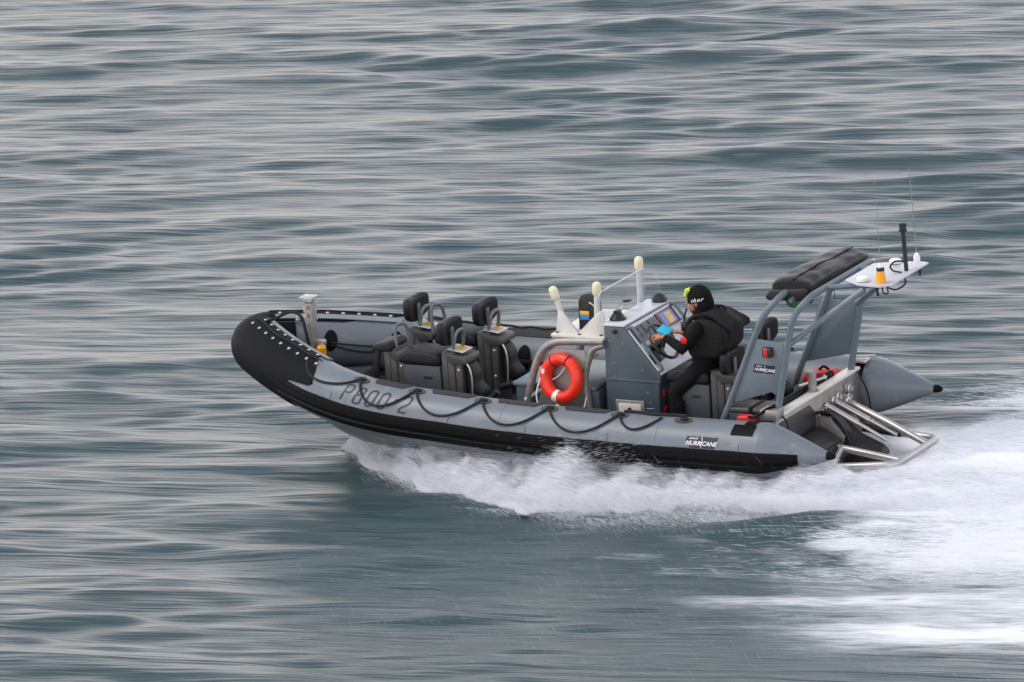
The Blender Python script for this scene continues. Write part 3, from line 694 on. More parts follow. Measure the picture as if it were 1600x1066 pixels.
wi = part('windshield', MB().prism([(-.46, .855), (.46, .855), (.50, 1.10), (.44, 1.13), (-.40, 1.13), (-.47, 1.10)], 'x', -1.535, -1.528, .002), 'clear', con)
part('windshield', MB().prism([(-1.53, .855), (-1.36, .855), (-1.40, 1.1), (-1.53, 1.12)], 'y', .455, .461, .002), 'clear', con)
part('windshield_edge', MB().tube([(-1.53, -.47, 1.10), (-1.53, -.40, 1.132), (-1.53, .44, 1.132), (-1.53, .5, 1.10)], .0045, 6), 'white', wi)
part('wiper', MB().tube([(-1.49, -.3, .875), (-1.50, .02, .93)], .009, 6).box((-1.52, -.03, .915), (-1.46, .07, .94), .006), 'steel', con)
part('wiper_motor', MB().box((-1.52, -.02, .93), (-1.46, .06, .955), .01), 'black', con)
v_ = part('vent_hatch', MB().box((-1.42, -.462, -.02), (-1.14, -.452, .17), .03, 3), 'dull', con)
part('vent_hatch_lid', MB().box((-1.39, -.468, .0), (-1.17, -.459, .14), .02, 3), 'cream', v_); part('hatch_latch', MB().lathe([(.018, 0), (.018, .01), (.008, .014)], (-1.28, -.468, .09), (0, -1, 0), 12), 'darkmetal', v_)
for x, z in ((-1.45, .7), (-1.32, .68), (-1.42, .5), (-1.14, .45), (-1.1, .25), (-1.08, .16)): part('screw', MB().lathe([(.007, 0), (.005, .004)], (x, -.451, z), (0, -1, 0), 8), 'steel', con)
part('console_lamp', MB().lathe([(.02, 0), (.02, .02), (.012, .03)], (-1.39, -.452, .79), (0, -1, 0), 12), 'black', con)
for z in (.05, .2): part('side_switch', MB().box((-.99, -.38, z), (-.975, -.33, z+.06), .004), 'red', con)
# steering wheel and throttle
hubp = dash(-.30, .30, .02); ax = Vector((.78, 0, .62)); cc = dash(-.30, .30, .15)
e1 = Vector((0, 1, 0)); e2 = ax.cross(e1).normalized()
ring = [cc+(e1*math.cos(t_)+e2*math.sin(t_))*.175 for t_ in np.linspace(0, 2*math.pi, 33)[:-1]]
wh = part('steering_wheel', MB().tube(ring, .015, 8, closed=True), 'black', con)
mb = MB().tube([hubp, cc], .03, 10)
for k in range(3):
    t_ = R(90+120*k); mb.tube([cc, cc+(e1*math.cos(t_)+e2*math.sin(t_))*.175], .012, 6)
part('wheel_hub', mb, 'black', wh)
part('throttle', dash_box(-.42, -.30, .33, .43, .012, .10).tube([dash(-.36, .38, .09), dash(-.37, .30, .22)], .018, 8), 'black', con)

# ---------------------------------------------------------------- arch, wing and aerials
def hoop(xf, zf, xt, zt, lean, y=.77):
    a = Vector((xf, -y, zf)); 
    pts = [(xf, -y, zf), (xt-.03, -y*.995, zt-.14), (xt+.10, -y*.86, zt+.02), (xt+.10, y*.86, zt+.02), (xt-.03, y*.995, zt-.14), (xf, y, zf)]
    return fillet(pts, .19, 8)
fr = part('fore_arch', MB().tube(hoop(-.37, -.20, .245, 1.25, 0), .030, 12), 'arch', boat)
af = part('aft_arch', MB().tube(hoop(.27, .05, .53, 1.26, 0), .030, 12), 'arch', boat)
for sy in (-1, 1):
    y = sy*.77
    pn = part('side_panel', MB().prism([(.07, .88), (.13, .90), (.40, .875), (.425, .83), (.33, .44), (.31, .40), (.27, .43), (-.10, .31), (-.09, .42)] if sy < 0 else [(.05, .86), (.38, .86), (.39, .80), (.35, .42), (.31, .38), (.24, .36), (-.17, .27)], 'y', y-.008, y+.008, .003), 'arch', boat)
    if sy < 0:
        nl = part('nav_light', MB().box((.22, -.835, .75), (.31, -.778, .84), .014, 3), 'black', pn)
        part('nav_light_lens', MB().box((.235, -.842, .755), (.275, -.80, .835), .012, 3), 'red', nl)
        plate_logo(lambda x, yy, h: Vector((.215+x*.66, -.779-h, .635+yy*.72-.03*x)), pn, 'dark maker plate with white slanted lettering on the arch panel')
    else:
        part('nav_light', MB().box((.22, .778, .75), (.31, .835, .84), .014, 3), 'black', pn)
part('brace', MB().tube([(.42, -.77, .84), (1.02, -.40, 1.30)], .027, 10), 'arch', boat)
part('brace', MB().tube([(.40, .77, .84), (1.02, .40, 1.30)], .027, 10), 'arch', boat)
for sy in (-1, 1): part('wing_arm', MB().tube([(.63, sy*.34, 1.28), (1.1, sy*.3, 1.325)], .024, 10), 'arch', boat)
wing = part('aerial_wing', MB().prism([(.80, -.30), (.98, -.42), (1.19, -.44), (1.27, -.36), (1.27, .44), (1.22, .46), (.98, .42), (.80, .30)], 'z', 1.335, 1.35, .004), 'wing', boat)
ep = part('amber_beacon', MB().lathe([(.048, 0), (.046, .02), (.036, .10), (.034, .11)], (1.16, -.33, 1.351), (0, 0, 1), 18), 'yellow', boat, label='amber beacon carrying a whip aerial on the wing')
part('beacon_collar', MB().lathe([(.036, 0), (.036, .022), (.03, .03)], (1.16, -.33, 1.461), (0, 0, 1), 16), 'black', ep)
part('beacon_cap', MB().lathe([(.024, 0), (.022, .022), (.008, .04)], (1.16, -.33, 1.49), (0, 0, 1), 14), 'white', ep)
part('whip_aerial', MB().tube([(1.16, -.33, 1.52), (1.155, -.33, 1.9), (1.15, -.33, 2.25)], [.0042, .0032, .0024], 6).lathe([(.006, 0), (.006, .02)], (1.15, -.33, 2.245), (0, 0, 1), 8), 'dull', ep)
for x, y in ((.98, -.32), (1.0, .33)): part('satellite_puck', MB().lathe([(.03, 0), (.055, .008), (.055, .03), (.045, .04), (.01, .045)], (x, y, 1.351), (0, 0, 1), 18), 'white', wing)
mst = part('camera_mast', MB().tube([(1.2, .12, 1.35), (1.185, .12, 1.72)], .019, 12), 'black', boat, label='short black mast with a round head')
part('mast_head', MB().lathe([(.03, 0), (.04, .008), (.04, .014), (.031, .016), (.031, .05), (.034, .052), (.034, .072), (.02, .08)], (1.185, .12, 1.70), (0, 0, 1), 16), 'black', mst)
part('mast_lens', MB().lathe([(.033, 0), (.033, .014)], (1.185, .12, 1.755), (0, 0, 1), 16), 'key', mst)
part('mast_cable', MB().tube(catmull([(1.2, .12, 1.43), (1.12, .08, 1.44), (1.08, .05, 1.40), (1.12, .02, 1.37), (1.2, .02, 1.36)], 6), .008, 6).tube(catmull([(1.22, .02, 1.34), (1.26, -.05, 1.28), (1.2, -.12, 1.24), (1.12, -.15, 1.27)], 6), .008, 6), 'rope', mst)
ba = part('aerial_base', MB().lathe([(.028, 0), (.03, .02), (.03, .09), (.018, .12), (.006, .13)], (1.24, .26, 1.351), (0, 0, 1), 14), 'white', boat, label='white aerial base at the wing edge')
part('whip_aerial', MB().tube([(1.24, .26, 1.47), (1.225, .26, 1.85), (1.21, .26, 2.22)], [.0055, .0035, .0025], 6).lathe([(.006, 0), (.006, .02)], (1.21, .26, 2.215), (0, 0, 1), 8), 'dull', ba)
part('cable_tail', MB().tube(catmull([(1.17, -.33, 1.33), (1.18, -.34, 1.27), (1.22, -.33, 1.26), (1.22, -.33, 1.31)], 6), .007, 6), 'rope', wing)
part('cable_tail', MB().tube([(1.13, -.36, 1.33), (1.14, -.36, 1.24)], .011, 6), 'rope', wing)
part('cable_tail', MB().tube([(1.26, .27, 1.33), (1.26, .27, 1.27)], .009, 6), 'rope', wing)
part('arch_shackle', MB().tube(catmull([(.55, -.1, 1.24), (.6, -.1, 1.18), (.6, -.1, 1.12)], 4), .004, 5), 'rope', af)
part('roof_bar', MB().tube([(.42, -.62, 1.22), (.42, .62, 1.26)], .02, 8), 'arch', fr)
mb = MB(); mb.box((.30, -.40, 1.10), (.36, -.22, 1.22), .03, 3)
part('arch_clip', MB().box((.5, -.5, 1.17), (.56, -.44, 1.24), .01).box((.5, .35, 1.17), (.56, .41, 1.24), .01), 'black', af)

# ---------------------------------------------------------------- engine hatch, transom and outdrive
part('aft_hatch', MB().box((-.2, -.42, -.24), (.29, .74, .085), .02), 'deck', boat)
part('aft_bench', MB().box((-.12, -.74, -.24), (.27, -.45, .10), .015), 'console', boat)
tr_ = part('transom', MB().prism([(-.86, .205), (-.86, -.2), (-.7, -.45), (0, -.70), (.7, -.45), (.88, -.2), (.88, .205)], 'x', .305, .335, .004), 'plate', boat)
part('transom_rail', MB().box((.25, -.86, .207), (.35, .88, .235), .006), 'cream', tr_)
part('transom_pad', MB().tube([(.22, -.74, .25), (.22, .55, .25)], .03, 10), 'rubber', tr_)
part('dark_opening_sheet', MB().prism([(-.80, .16), (-.18, .16), (-.06, .06), (-.08, -.25), (-.45, -.35), (-.80, -.25)], 'x', .334, .342, .002), 'black', tr_)  # flat black sheet: the shade inside the transom opening, painted in
part('corner_plate', MB().box((.20, -.90, .20), (.36, -.74, .30), .008), 'plate', tr_)
for y, z in ((.28, .08), (.38, .09), (.15, .05), (.62, .1), (.6, .03)): part('pipe_fitting', MB().lathe([(.032, 0), (.035, .02), (.024, .03), (.024, .05), (.012, .052)], (.336, y, z), (1, 0, 0), 14), 'steel', tr_)
part('transom_hatch', MB().box((.336, .55, .08), (.345, .72, .15), .004), 'dull', tr_)
tp_ = part('towing_post', MB().lathe([(.055, 0), (.055, .01), (.04, .015), (.04, .16), (.055, .165), (.055, .185), (.04, .188)], (.29, .0, .236), (0, 0, 1), 20), 'dull', boat)
part('towing_pin', MB().tube([(.2, -.09, .30), (.37, .1, .34)], .013, 8).lathe([(.02, 0), (.022, .02), (.012, .028)], (.36, .09, .34), (.6, .65, .15), 10), 'steel', tp_)
dr = part('outdrive', MB().prism([(.34, -.08), (.46, -.12), (.60, -.22), (.80, -.30), (.86, -.36), (.78, -.50), (.60, -.62), (.40, -.60), (.34, -.5)], 'y', .04, .36, .03, 3), 'darkmetal', boat, label='dark outdrive leg on the transom')
part('drive_skirt', MB().prism([(.345, -.06), (.46, -.10), (.58, -.18), (.62, -.36), (.345, -.40)], 'y', -.60, -.03, .03, 3), 'darkmetal', dr)
mb = MB()
for k in range(26): 
    y0 = -.58+.021*k; mb.tube([(.575, y0, -.165-.02*(k % 3)), (.622, y0+.01, -.31)], .007, 5)
part('grille_bar', mb, 'black', dr)['kind'] = 'stuff'
part('drive_flange', MB().lathe([(.10, 0), (.12, .01), (.12, .03), (.09, .04), (.09, .08), (.06, .09)], (.34, .46, -.17), (1, 0, -.1), 20), 'dull', dr)
for y, z in ((.0, .02), (.08, .04), (.22, .0), (.44, .0), (.56, -.06), (.66, -.04)): part('bolt', MB().lathe([(.016, 0), (.016, .012), (.009, .016)], (.336, y, z), (1, 0, 0), 8), 'steel', dr)
for k in range(3): part('drive_hose', MB().tube(catmull([(.34, -.04+.07*k, .05-.03*k), (.46, -.03+.07*k, .06-.03*k), (.56, -.0+.07*k, -.06-.03*k), (.6, .06+.05*k, -.24)], 6), .016, 8), 'black', dr)
part('drive_bracket', MB().prism([(.34, .02), (.44, .0), (.58, -.16), (.56, -.22), (.34, -.2)], 'y', .37, .39, .004), 'dull', dr)
part('drive_bracket', MB().prism([(.34, .02), (.44, .0), (.58, -.16), (.56, -.22), (.34, -.2)], 'y', -.0, .02, .004), 'dull', dr)
part('drive_anode', MB().box((.70, .02, -.52), (.92, .28, -.44), .02), 'darkmetal', dr)
part('drain_plug', MB().lathe([(.02, 0), (.022, .015), (.01, .02)], (.36, -.72, .0), (1, 0, 0), 8).box((.35, -.78, -.02), (.39, -.72, .0), .004), 'yellow', tr_)
g = part('drive_guard', MB().tube(fillet([(.36, -.47, -.33), (1.0, -.47, -.27), (1.27, -.42, -.25), (1.27, .46, -.25), (1.05, .5, -.25), (.36, .52, -.22)], .17, 8), .034, 12), 'steel', boat, label='bent stainless guard frame around the outdrive')
part('guard_brace', MB().tube([(.34, .51, .03), (.8, .42, -.12), (1.24, .27, -.25)], .032, 12), 'steel', g)
part('guard_brace', MB().tube([(.34, -.08, -.21), (1.24, -.30, -.25)], .032, 12), 'steel', g)
part('guard_post', MB().tube([(.66, -.47, -.30), (.62, -.16, -.22)], .028, 10), 'steel', g)
part('guard_socket', MB().lathe([(.045, 0), (.045, .06), (.036, .07)], (.336, .51, .035), (.93, -.18, -.3), 14), 'steel', g)
ram = part('trim_ram', MB().tube([(.34, .14, .08), (.62, .2, -.09)], .026, 10).tube([(.62, .2, -.09), (.86, .26, -.24)], .017, 10), 'steel', boat)
part('trim_ram', MB().tube([(.34, .32, .07), (.66, .36, -.1)], .026, 10).tube([(.66, .36, -.1), (.90, .40, -.23)], .017, 10), 'steel', boat)
part('steering_ram', MB().tube([(.36, .42, -.17), (.9, .5, -.24)], .04, 12), 'darkmetal', boat)
part('transom_cable', MB().tube(catmull([(.34, -.78, .24), (.40, -.77, .15), (.37, -.72, .0), (.4, -.7, -.1)], 6), .008, 6).tube(catmull([(.34, .84, .2), (.42, .86, .0), (.45, .84, -.2), (.5, .7, -.32)], 6), .008, 6), 'rope', tr_)

# ---------------------------------------------------------------- loose things aboard
bu = thing('lifebuoy', 'orange ring lifebuoy with white straps leaning on the grab frame', 'lifebuoy', (-1.93, -.54, .12))
lean = Matrix.Rotation(R(-8), 3, 'X') @ Matrix.Rotation(R(-10), 3, 'Z')
bc = Vector((-1.90, -.545, .355))
ring = [bc+lean @ Vector((.172*math.cos(t_), 0, .172*math.sin(t_))) for t_ in np.linspace(0, 2*math.pi, 49)[:-1]]
part('ring', MB().tube(ring, .056, 16, closed=True), 'orange', bu, ang=60)
def strap(th, name='strap', m_='white', w_=.05):
    V = []; F = []
    rows_ = []
    for d_ in (-w_/2, w_/2):
        a = th+d_/.172; c_ = bc+lean @ Vector((.172*math.cos(a), 0, .172*math.sin(a))); rd = lean @ Vector((math.cos(a), 0, math.sin(a))); nn = lean @ Vector((0, 1, 0))
        rows_.append([c_+(rd*math.cos(q)+nn*math.sin(q))*.0585 for q in np.linspace(0, 2*math.pi, 21)])
    part(name, MB().grid(rows_), m_, bu, ang=60)
strap(R(256)); 
for a in (R(120), R(64)): strap(a, 'tie', 'rope', .012)
part('label_tag', MB().add([bc+lean @ Vector((x*.172+dx, -.0575, z*.172+dz)) for (x, z), (dx, dz) in zip([(-.95, .32)]*4, [(-.02, -.02), (.016, -.022), (.02, .02), (-.016, .022)])], [(0, 1, 2, 3)]), 'sticker_w', bu)
part('safety_line', MB().tube(catmull([(-2.1, -.56, .35), (-2.14, -.58, .2), (-2.1, -.6, .07), (-2.02, -.6, .04), (-1.93, -.6, .12), (-1.85, -.61, .05), (-1.75, -.6, .03), (-1.68, -.58, .1), (-1.66, -.55, .2)], 8), .0075, 7), 'white', bu)
part('safety_line', MB().tube(catmull([(-2.06, -.5, .3), (-1.95, -.5, .36), (-1.85, -.5, .47), (-1.8, -.5, .43)], 8), .0065, 7), 'white', bu)
part('boat_hook', MB().tube([(-2.30, -.50, .12), (-1.7, -.2, .5)], .016, 8), 'cream', boat)
part('buoy_bracket', MB().prism([(-2.2, .05), (-1.65, .05), (-1.7, .6), (-2.05, .6)], 'y', -.46, -.45, .004), 'dull', boat)

cv = thing('rolled_canopy', 'black rolled canvas canopy strapped across the top of the arch', 'canopy', (.34, -.7, 1.2))
mb = MB(); n = 60; rows_ = []
for i in range(n+1):
    f = i/n; y = -.50+1.24*f; ring_ = []
    sag = .012*math.sin(f*5.2)+.004*math.sin(f*17); end = 1-.10*(max(0, abs(2*f-1)-.94)/.06)**2
    for k in range(49):
        th = 2*math.pi*k/48; ct, st = math.cos(th), math.sin(th)
        rx = .19*math.copysign(abs(ct)**.36, ct); rz = .075*math.copysign(abs(st)**.42, st)
        fold = .0045*math.sin(34*f+2.2*rx/.175)*(.5+.5*math.sin(7*f+1))+.004*math.sin(15*f-4*rx/.175+.7*math.sin(6*f))
        ring_.append((.375+rx*end+(fold if st > -.2 else 0)*.6, y+.03*rx/.175*math.sin(3*f), 1.295+sag+rz*end+fold*(1 if st > 0 else .4)-.012*(rx/.175)**2+.02*math.exp(-((rx-.02)/.03)**2)*(st > 0)*.5))
    rows_.append(ring_)
mb.grid(rows_); mb.add([r for r in rows_[0][:-1]], [tuple(range(48))]); mb.add(rows_[-1][:-1], [tuple(range(48))])
roll = part('canvas_roll', mb, 'canvas', cv, ang=50)
part('zip_seam', MB().tube([(.40+.003*math.sin(i*1.7), -.5+1.24*i/24, 1.373+.012*math.sin(i/24*5.2)+.004*math.sin(i/24*17)+.004) for i in range(25)], .0065, 6), 'rubber', cv)
part('end_flap', MB().prism([(.16, 1.19), (.52, 1.20), (.555, 1.25), (.54, 1.32), (.3, 1.295), (.2, 1.29), (.14, 1.23)], 'y', -.56, -.49, .022, 3), 'canvas', cv, ang=60)
part('rail_strip', MB().tube([(.59, -.6, 1.235), (.59, .78, 1.255)], .012, 8), 'wing', cv)
gb = thing('green_bag', 'small dark green bag hanging under the canopy roll', 'bag', (.38, -.55, 1.1))
part('pouch', MB().ell((.36, -.42, 1.19), (.07, .10, .085)), 'green', gb); part('pouch_tie', MB().tube([(.36, -.42, 1.25), (.36, -.42, 1.3)], .012, 6), 'rope', gb)
rb = thing('red_fuel_bag', 'red bag lying at the far side by the transom', 'bag', (.05, .86, .1))
part('bag_body', MB().prism([(-.16, .12), (-.1, .20), (.12, .21), (.2, .15), (.19, .09), (-.14, .09)], 'y', .72, .90, .02, 3), 'red', rb, ang=60)
part('bag_handle', MB().tube(catmull([(-.02, .8, .20), (.03, .8, .235), (.08, .8, .21)], 5), .012, 6), 'rubber', rb)
bx = thing('storage_case', 'grey storage case with black strap by the near arch legs', 'case', (0, -.62, .1))
part('case_body', MB().box((-.17, -.78, .10), (.20, -.50, .225), .02, 3), 'seatbox', bx)
part('case_lid', MB().box((-.18, -.79, .226), (.21, -.49, .27), .014, 3), 'pillar', bx)
part('case_strap', MB().box((.04, -.795, .09), (.08, -.49, .276), .004), 'rubber', bx)
rp_ = thing('red_pouch', 'small red pouch on the near tube beside the corner plate', 'pouch', (.08, -.86, .2))
part('pouch_body', MB().prism([(-.02, .17), (-.01, .235), (.10, .24), (.16, .21), (.14, .17)], 'y', -.93, -.84, .015, 3), 'red', rp_, ang=60)
part('pouch_strap', MB().tube(catmull([(.1, -.92, .23), (.18, -.94, .245), (.26, -.88, .30), (.3, -.8, .31)], 5), .014, 6), 'rubber', rp_)

# ---------------------------------------------------------------- person
pe = thing('person', 'person in black suit, load vest and black cap at the helm', 'person', (-.6, -.35, -.245))
def cone(mb, a, b, ra, rb, n=14):
    a, b = Vector(a), Vector(b); m_ = 6
    mb.tube([a.lerp(b, k/m_) for k in range(m_+1)], [ra+(rb-ra)*k/m_ for k in range(m_+1)], n); mb.ell(a, (ra,)*3, u=14, v=8); mb.ell(b, (rb,)*3, u=14, v=8)
mb = MB(); Y0 = -.35
pel = Vector((-.55, Y0, .56)); ch = Vector((-.52, Y0, .80)); nk = Vector((-.57, Y0, .955)); hd = Vector((-.60, Y0, 1.095))
mb.ell(pel, (.125, .165, .13)); mb.ell((-.525, Y0, .70), (.12, .155, .16)); mb.ell(ch, (.125, .18, .15)); mb.ell((-.53, Y0, .895), (.09, .19, .07))
cone(mb, nk-Vector((-.02, 0, .05)), nk+Vector((-.01, 0, .08)), .062, .055)
# head: skull, face, jaw, nose, ears, brow
mb.ell(hd+Vector((.005, 0, .02)), (.098, .078, .105)); mb.ell(hd+Vector((-.045, 0, -.045)), (.058, .058, .075)); mb.ell(hd+Vector((-.062, 0, -.088)), (.034, .036, .03))
cone(mb, hd+Vector((-.097, 0, .012)), hd+Vector((-.116, 0, -.032)), .010, .014); mb.ell(hd+Vector((-.094, 0, -.066)), (.014, .024, .009))
for s_ in (-1, 1):
    mb.ell(hd+Vector((-.085, s_*.033, .022)), (.018, .028, .010)); mb.ell(hd+Vector((.012, s_*.08, -.012)), (.02, .012, .032))
def arm(sh, el, wr):
    cone(mb, sh, el, .068, .052); cone(mb, el, wr, .052, .033)
shL, elL, wrL = Vector((-.535, -.545, .885)), Vector((-.66, -.615, .725)), Vector((-.855, -.53, .785))
shR, elR, wrR = Vector((-.545, -.155, .885)), Vector((-.70, -.10, .72)), Vector((-.86, -.16, .74))
arm(shL, elL, wrL); arm(shR, elR, wrR)
def hand(wr, d, side, up):
    """palm, four unequal fingers curling round the rim, and a thumb from the side of the palm"""
    d = d.normalized(); x_ = d.cross(up).normalized()*side; n_ = x_.cross(d).normalized()
    if n_.z < 0: n_ = -n_
    pal = wr+d*.055
    for k in range(4): cone(mb, wr+d*.01+x_*(.012*(k-1.5)), wr+d*.085+x_*(.019*(k-1.5)), .018, .0145)
    for k, ln in enumerate((.036, .041, .038, .030)):
        a = wr+d*.088+x_*(.0205*(k-1.5)); b = a+d*ln*.8-n_*ln*.55; c_ = b-n_*ln*.85-d*ln*.05; e_ = c_-n_*ln*.35-d*ln*.55
        cone(mb, a, b, .0105, .0098); cone(mb, b, c_, .0098, .009); cone(mb, c_, e_, .009, .008)
    a = wr+d*.03-x_*.03; b = a+d*.03-x_*.022-n_*.012; c_ = b+d*.026-n_*.018-x_*.002; cone(mb, a, b, .0135, .0115); cone(mb, b, c_, .0115, .0095)
hand(wrL, Vector((-.95, .15, .18)), 1, Vector((0, 0, 1))); hand(wrR, Vector((-.95, -.1, .1)), -1, Vector((0, 0, 1)))
for s_, kx in ((-1, -.80), (1, -.84)):
    hip = Vector((-.57, Y0+s_*.09, .50)); kn = Vector((kx, Y0+s_*.17, .30)); an = Vector((kx+.02, Y0+s_*.18, -.15))
    cone(mb, hip, kn, .092, .066); cone(mb, kn, an, .064, .045); cone(mb, kn+Vector((.03, 0, -.12)), kn+Vector((.035, 0, -.25)), .06, .05)
    cone(mb, an+Vector((.02, 0, -.045)), an+Vector((-.14, s_*.01, -.055)), .045, .036)
me = mb.mesh('body', M['cloth'])
tmp = bpy.data.objects.new('body_build', me); col.objects.link(tmp)
rm = tmp.modifiers.new('r', 'REMESH'); rm.mode = 'VOXEL'; rm.voxel_size = .0062; rm.adaptivity = 0
smo = tmp.modifiers.new('s', 'SMOOTH'); smo.factor = .5; smo.iterations = 3
dg = bpy.context.evaluated_depsgraph_get(); bod = bpy.data.meshes.new_from_object(tmp.evaluated_get(dg)); bpy.data.objects.remove(tmp)
bod.materials.clear(); bod.materials.append(M['cloth']); bod.materials.append(M['skin']); bod.materials.append(M['hand'])
dL, dR = (wrL-elL).normalized(), (wrR-elR).normalized()
for p in bod.polygons:
    c_ = p.center; p.use_smooth = True
    if c_.z > .985 and (c_-hd).length < .17 and c_.x < hd.x+.06: p.material_index = 1
    elif (c_-wrL).dot(dL) > .0 and (c_-wrL).length < .22 and c_.x < wrL.x+.02: p.material_index = 2
    elif (c_-wrR).dot(dR) > .0 and (c_-wrR).length < .22 and c_.x < wrR.x+.02: p.material_index = 2
bo = bpy.data.objects.new('body', bod); col.objects.link(bo); bo.parent = pe; bo.location = [-q for q in pe['base']]
# knit cap, band lettering, goggles
tilt = Matrix.Rotation(R(-10), 3, 'Y')
hc = hd+Vector((.012, 0, .012))
cap_ = part('cap', MB().ell(hc, (.118, .098, .132), tilt, 24, 14, zmin=-.12), 'cloth', pe, ang=60)
part('cap_neck_guard', MB().ell(hc+Vector((.035, 0, -.035)), (.095, .09, .11), None, 20, 12), 'cloth', cap_, loc=(0, 0, 0))
v, f_ = text_mesh('thor', .046, .55, 1.3, .001)
def wrap(p):
    a = R(276)+p.x/.105; q = Vector((.1215*math.cos(a), .1015*math.sin(a), .01+p.y)); k = math.sqrt(max(.05, 1-((q.z)/.138)**2))
    return hc+tilt @ Vector((q.x*k, q.y*k, q.z))
part('cap_lettering', MB().add([wrap(p) for p in v], f_), 'white', cap_, loc=(0, 0, 0))
mb = MB().ell(hc+Vector((-.10, -.045, .075)), (.022, .028, .026)).ell(hc+Vector((-.118, -.035, .04)), (.018, .022, .018)).tube(catmull([hc+Vector((-.1, -.06, .085)), hc+Vector((-.085, -.075, .1)), hc+Vector((-.06, -.08, .09))], 4), .009, 6).ell(hc+Vector((-.115, .03, .06)), (.02, .03, .03))
part('goggles', mb, 'neon', pe)
part('throat_mic', MB().tube(catmull([hd+Vector((-.08, -.085, -.06)), hd+Vector((-.11, -.085, -.14)), hd+Vector((-.10, -.09, -.2))], 5), .009, 6).box(hd+Vector((-.13, -.13, -.26)), hd+Vector((-.07, -.08, -.17)), .015), 'black', pe)
# load vest with back panel and collar flap
mb = MB(); mb.prism([(-.64, .92), (-.55, .965), (-.43, .985), (-.33, .95), (-.27, .90), (-.265, .80), (-.29, .70), (-.36, .62), (-.62, .60), (-.665, .70), (-.675, .82)], 'y', -.545, -.155, .05, 4)
part('vest', mb, 'vest', pe, ang=60)
part('vest_pack', MB().prism([(-.40, .96), (-.30, .93), (-.235, .86), (-.245, .74), (-.29, .68), (-.40, .68)], 'y', -.53, -.20, .03, 3), 'vest', pe, ang=60)
fl = MB(); rows_ = []
for i in range(11):
    f = i/10; y = -.54+.38*f; rows_.append([(x+.01*math.sin(6*f), y, z+.012*math.sin(9*f+x*9)-.02*abs(2*f-1)**2) for x, z in ((-.52, 1.03), (-.45, 1.045), (-.38, 1.025), (-.31, .985), (-.25, .955), (-.205, .925), (-.205, .90))])
fl.slab(rows_, [[(x+.005, y, z-.022) for x, y, z in r] for r in rows_]); part('vest_flap', fl, 'vest', pe, ang=60)
part('shoulder_strap', MB().tube(catmull([(-.66, -.46, .84), (-.64, -.465, .94), (-.55, -.46, .985), (-.44, -.455, .97)], 6), .022, 8), 'vest', pe)
part('carry_loop', MB().tube(catmull([(-.42, -.36, 1.045), (-.38, -.36, 1.065), (-.33, -.35, 1.03)], 5), .010, 6), 'rubber', pe)
part('collar', MB().lathe([(.085, -.02), (.092, .02), (.085, .07), (.075, .075)], (-.565, Y0, .95), (-.15, 0, 1), 18), 'cloth', pe)
part('arm_badge', MB().ell(shL.lerp(elL, .62)+Vector((-.012, -.055, .018)), (.034, .014, .038), None, 12, 8), 'red', pe)
cdt = thing('cyan_card', 'bright cyan card held in the hand at the console', 'card', (-.9, -.5, .8))
part('card_sheet', MB().box((-.94, -.53, .838), (-.83, -.42, .844), .002, rot=Matrix.Rotation(R(20), 3, 'Y') @ Matrix.Rotation(R(18), 3, 'X')), 'cyan', cdt)
part('card_edge', MB().box((-.94, -.532, .832), (-.83, -.41, .836), .001, rot=Matrix.Rotation(R(20), 3, 'Y') @ Matrix.Rotation(R(18), 3, 'X')), 'sticker_b', cdt)

# ------------------------------------------------------------------ spray
def spindles(name, P, D, rad, label, mat_):
    """P centres, D half-length vectors, rad radii (world space): slim water threads and drops joined as one mass"""
    n = len(P); a = rng.uniform(0, 2*np.pi, n); Dn = D/np.linalg.norm(D, axis=1)[:, None]
    ref = np.where(np.abs(Dn[:, 2:3]) < .9, np.array([[0, 0, 1.]]), np.array([[1., 0, 0]])); e = np.cross(Dn, ref); e /= np.linalg.norm(e, axis=1)[:, None]; g = np.cross(Dn, e)
    w_ = (e*np.cos(a)[:, None]+g*np.sin(a)[:, None])*rad[:, None]
    V = np.stack([P-D, P-w_+D*.2, P+D, P+w_-D*.2], 1).astype(np.float32)
    I = np.arange(n*4, dtype=np.int32)
    me = bpy.data.meshes.new(name); me.vertices.add(n*4); me.vertices.foreach_set('co', V.ravel()); me.loops.add(n*4); me.loops.foreach_set('vertex_index', I)
    me.polygons.add(n); me.polygons.foreach_set('loop_start', np.arange(0, n*4, 4, dtype=np.int32)); me.update()
    me.materials.append(mat_); o = bpy.data.objects.new(name, me); col.objects.link(o); o['kind'] = 'stuff'; o['label'] = label; o['category'] = 'spray'
def spray_mat():
    m = bpy.data.materials.new('white_spray'); m.use_nodes = True; t = m.node_tree; t.nodes.clear()
    o = N(t, 'ShaderNodeOutputMaterial'); d = N(t, 'ShaderNodeBsdfDiffuse'); tl = N(t, 'ShaderNodeBsdfTranslucent'); ms = N(t, 'ShaderNodeMixShader')
    co = N(t, 'ShaderNodeNewGeometry'); nz = N(t, 'ShaderNodeTexNoise'); nz.inputs['Scale'].default_value = 3; rp2 = N(t, 'ShaderNodeValToRGB')
    rp2.color_ramp.elements[0].color = (.84, .86, .9, 1); rp2.color_ramp.elements[1].color = (.93, .93, .95, 1)
    t.links.new(co.outputs['Position'], nz.inputs['Vector']); t.links.new(nz.outputs[0], rp2.inputs[0])
    for q in (d, tl): t.links.new(rp2.outputs[0], q.inputs[0])
    ms.inputs[0].default_value = .5; t.links.new(d.outputs[0], ms.inputs[1]); t.links.new(tl.outputs[0], ms.inputs[2]); t.links.new(ms.outputs[0], o.inputs[0])
    return m
SM = spray_mat()
def hull_y(x): return -np.interp(x, [-4.5, -4.2, -3.8, -3.2, -2.4, -1, 1, 6], [0, .10, .42, .75, .92, .98, .95, .7])
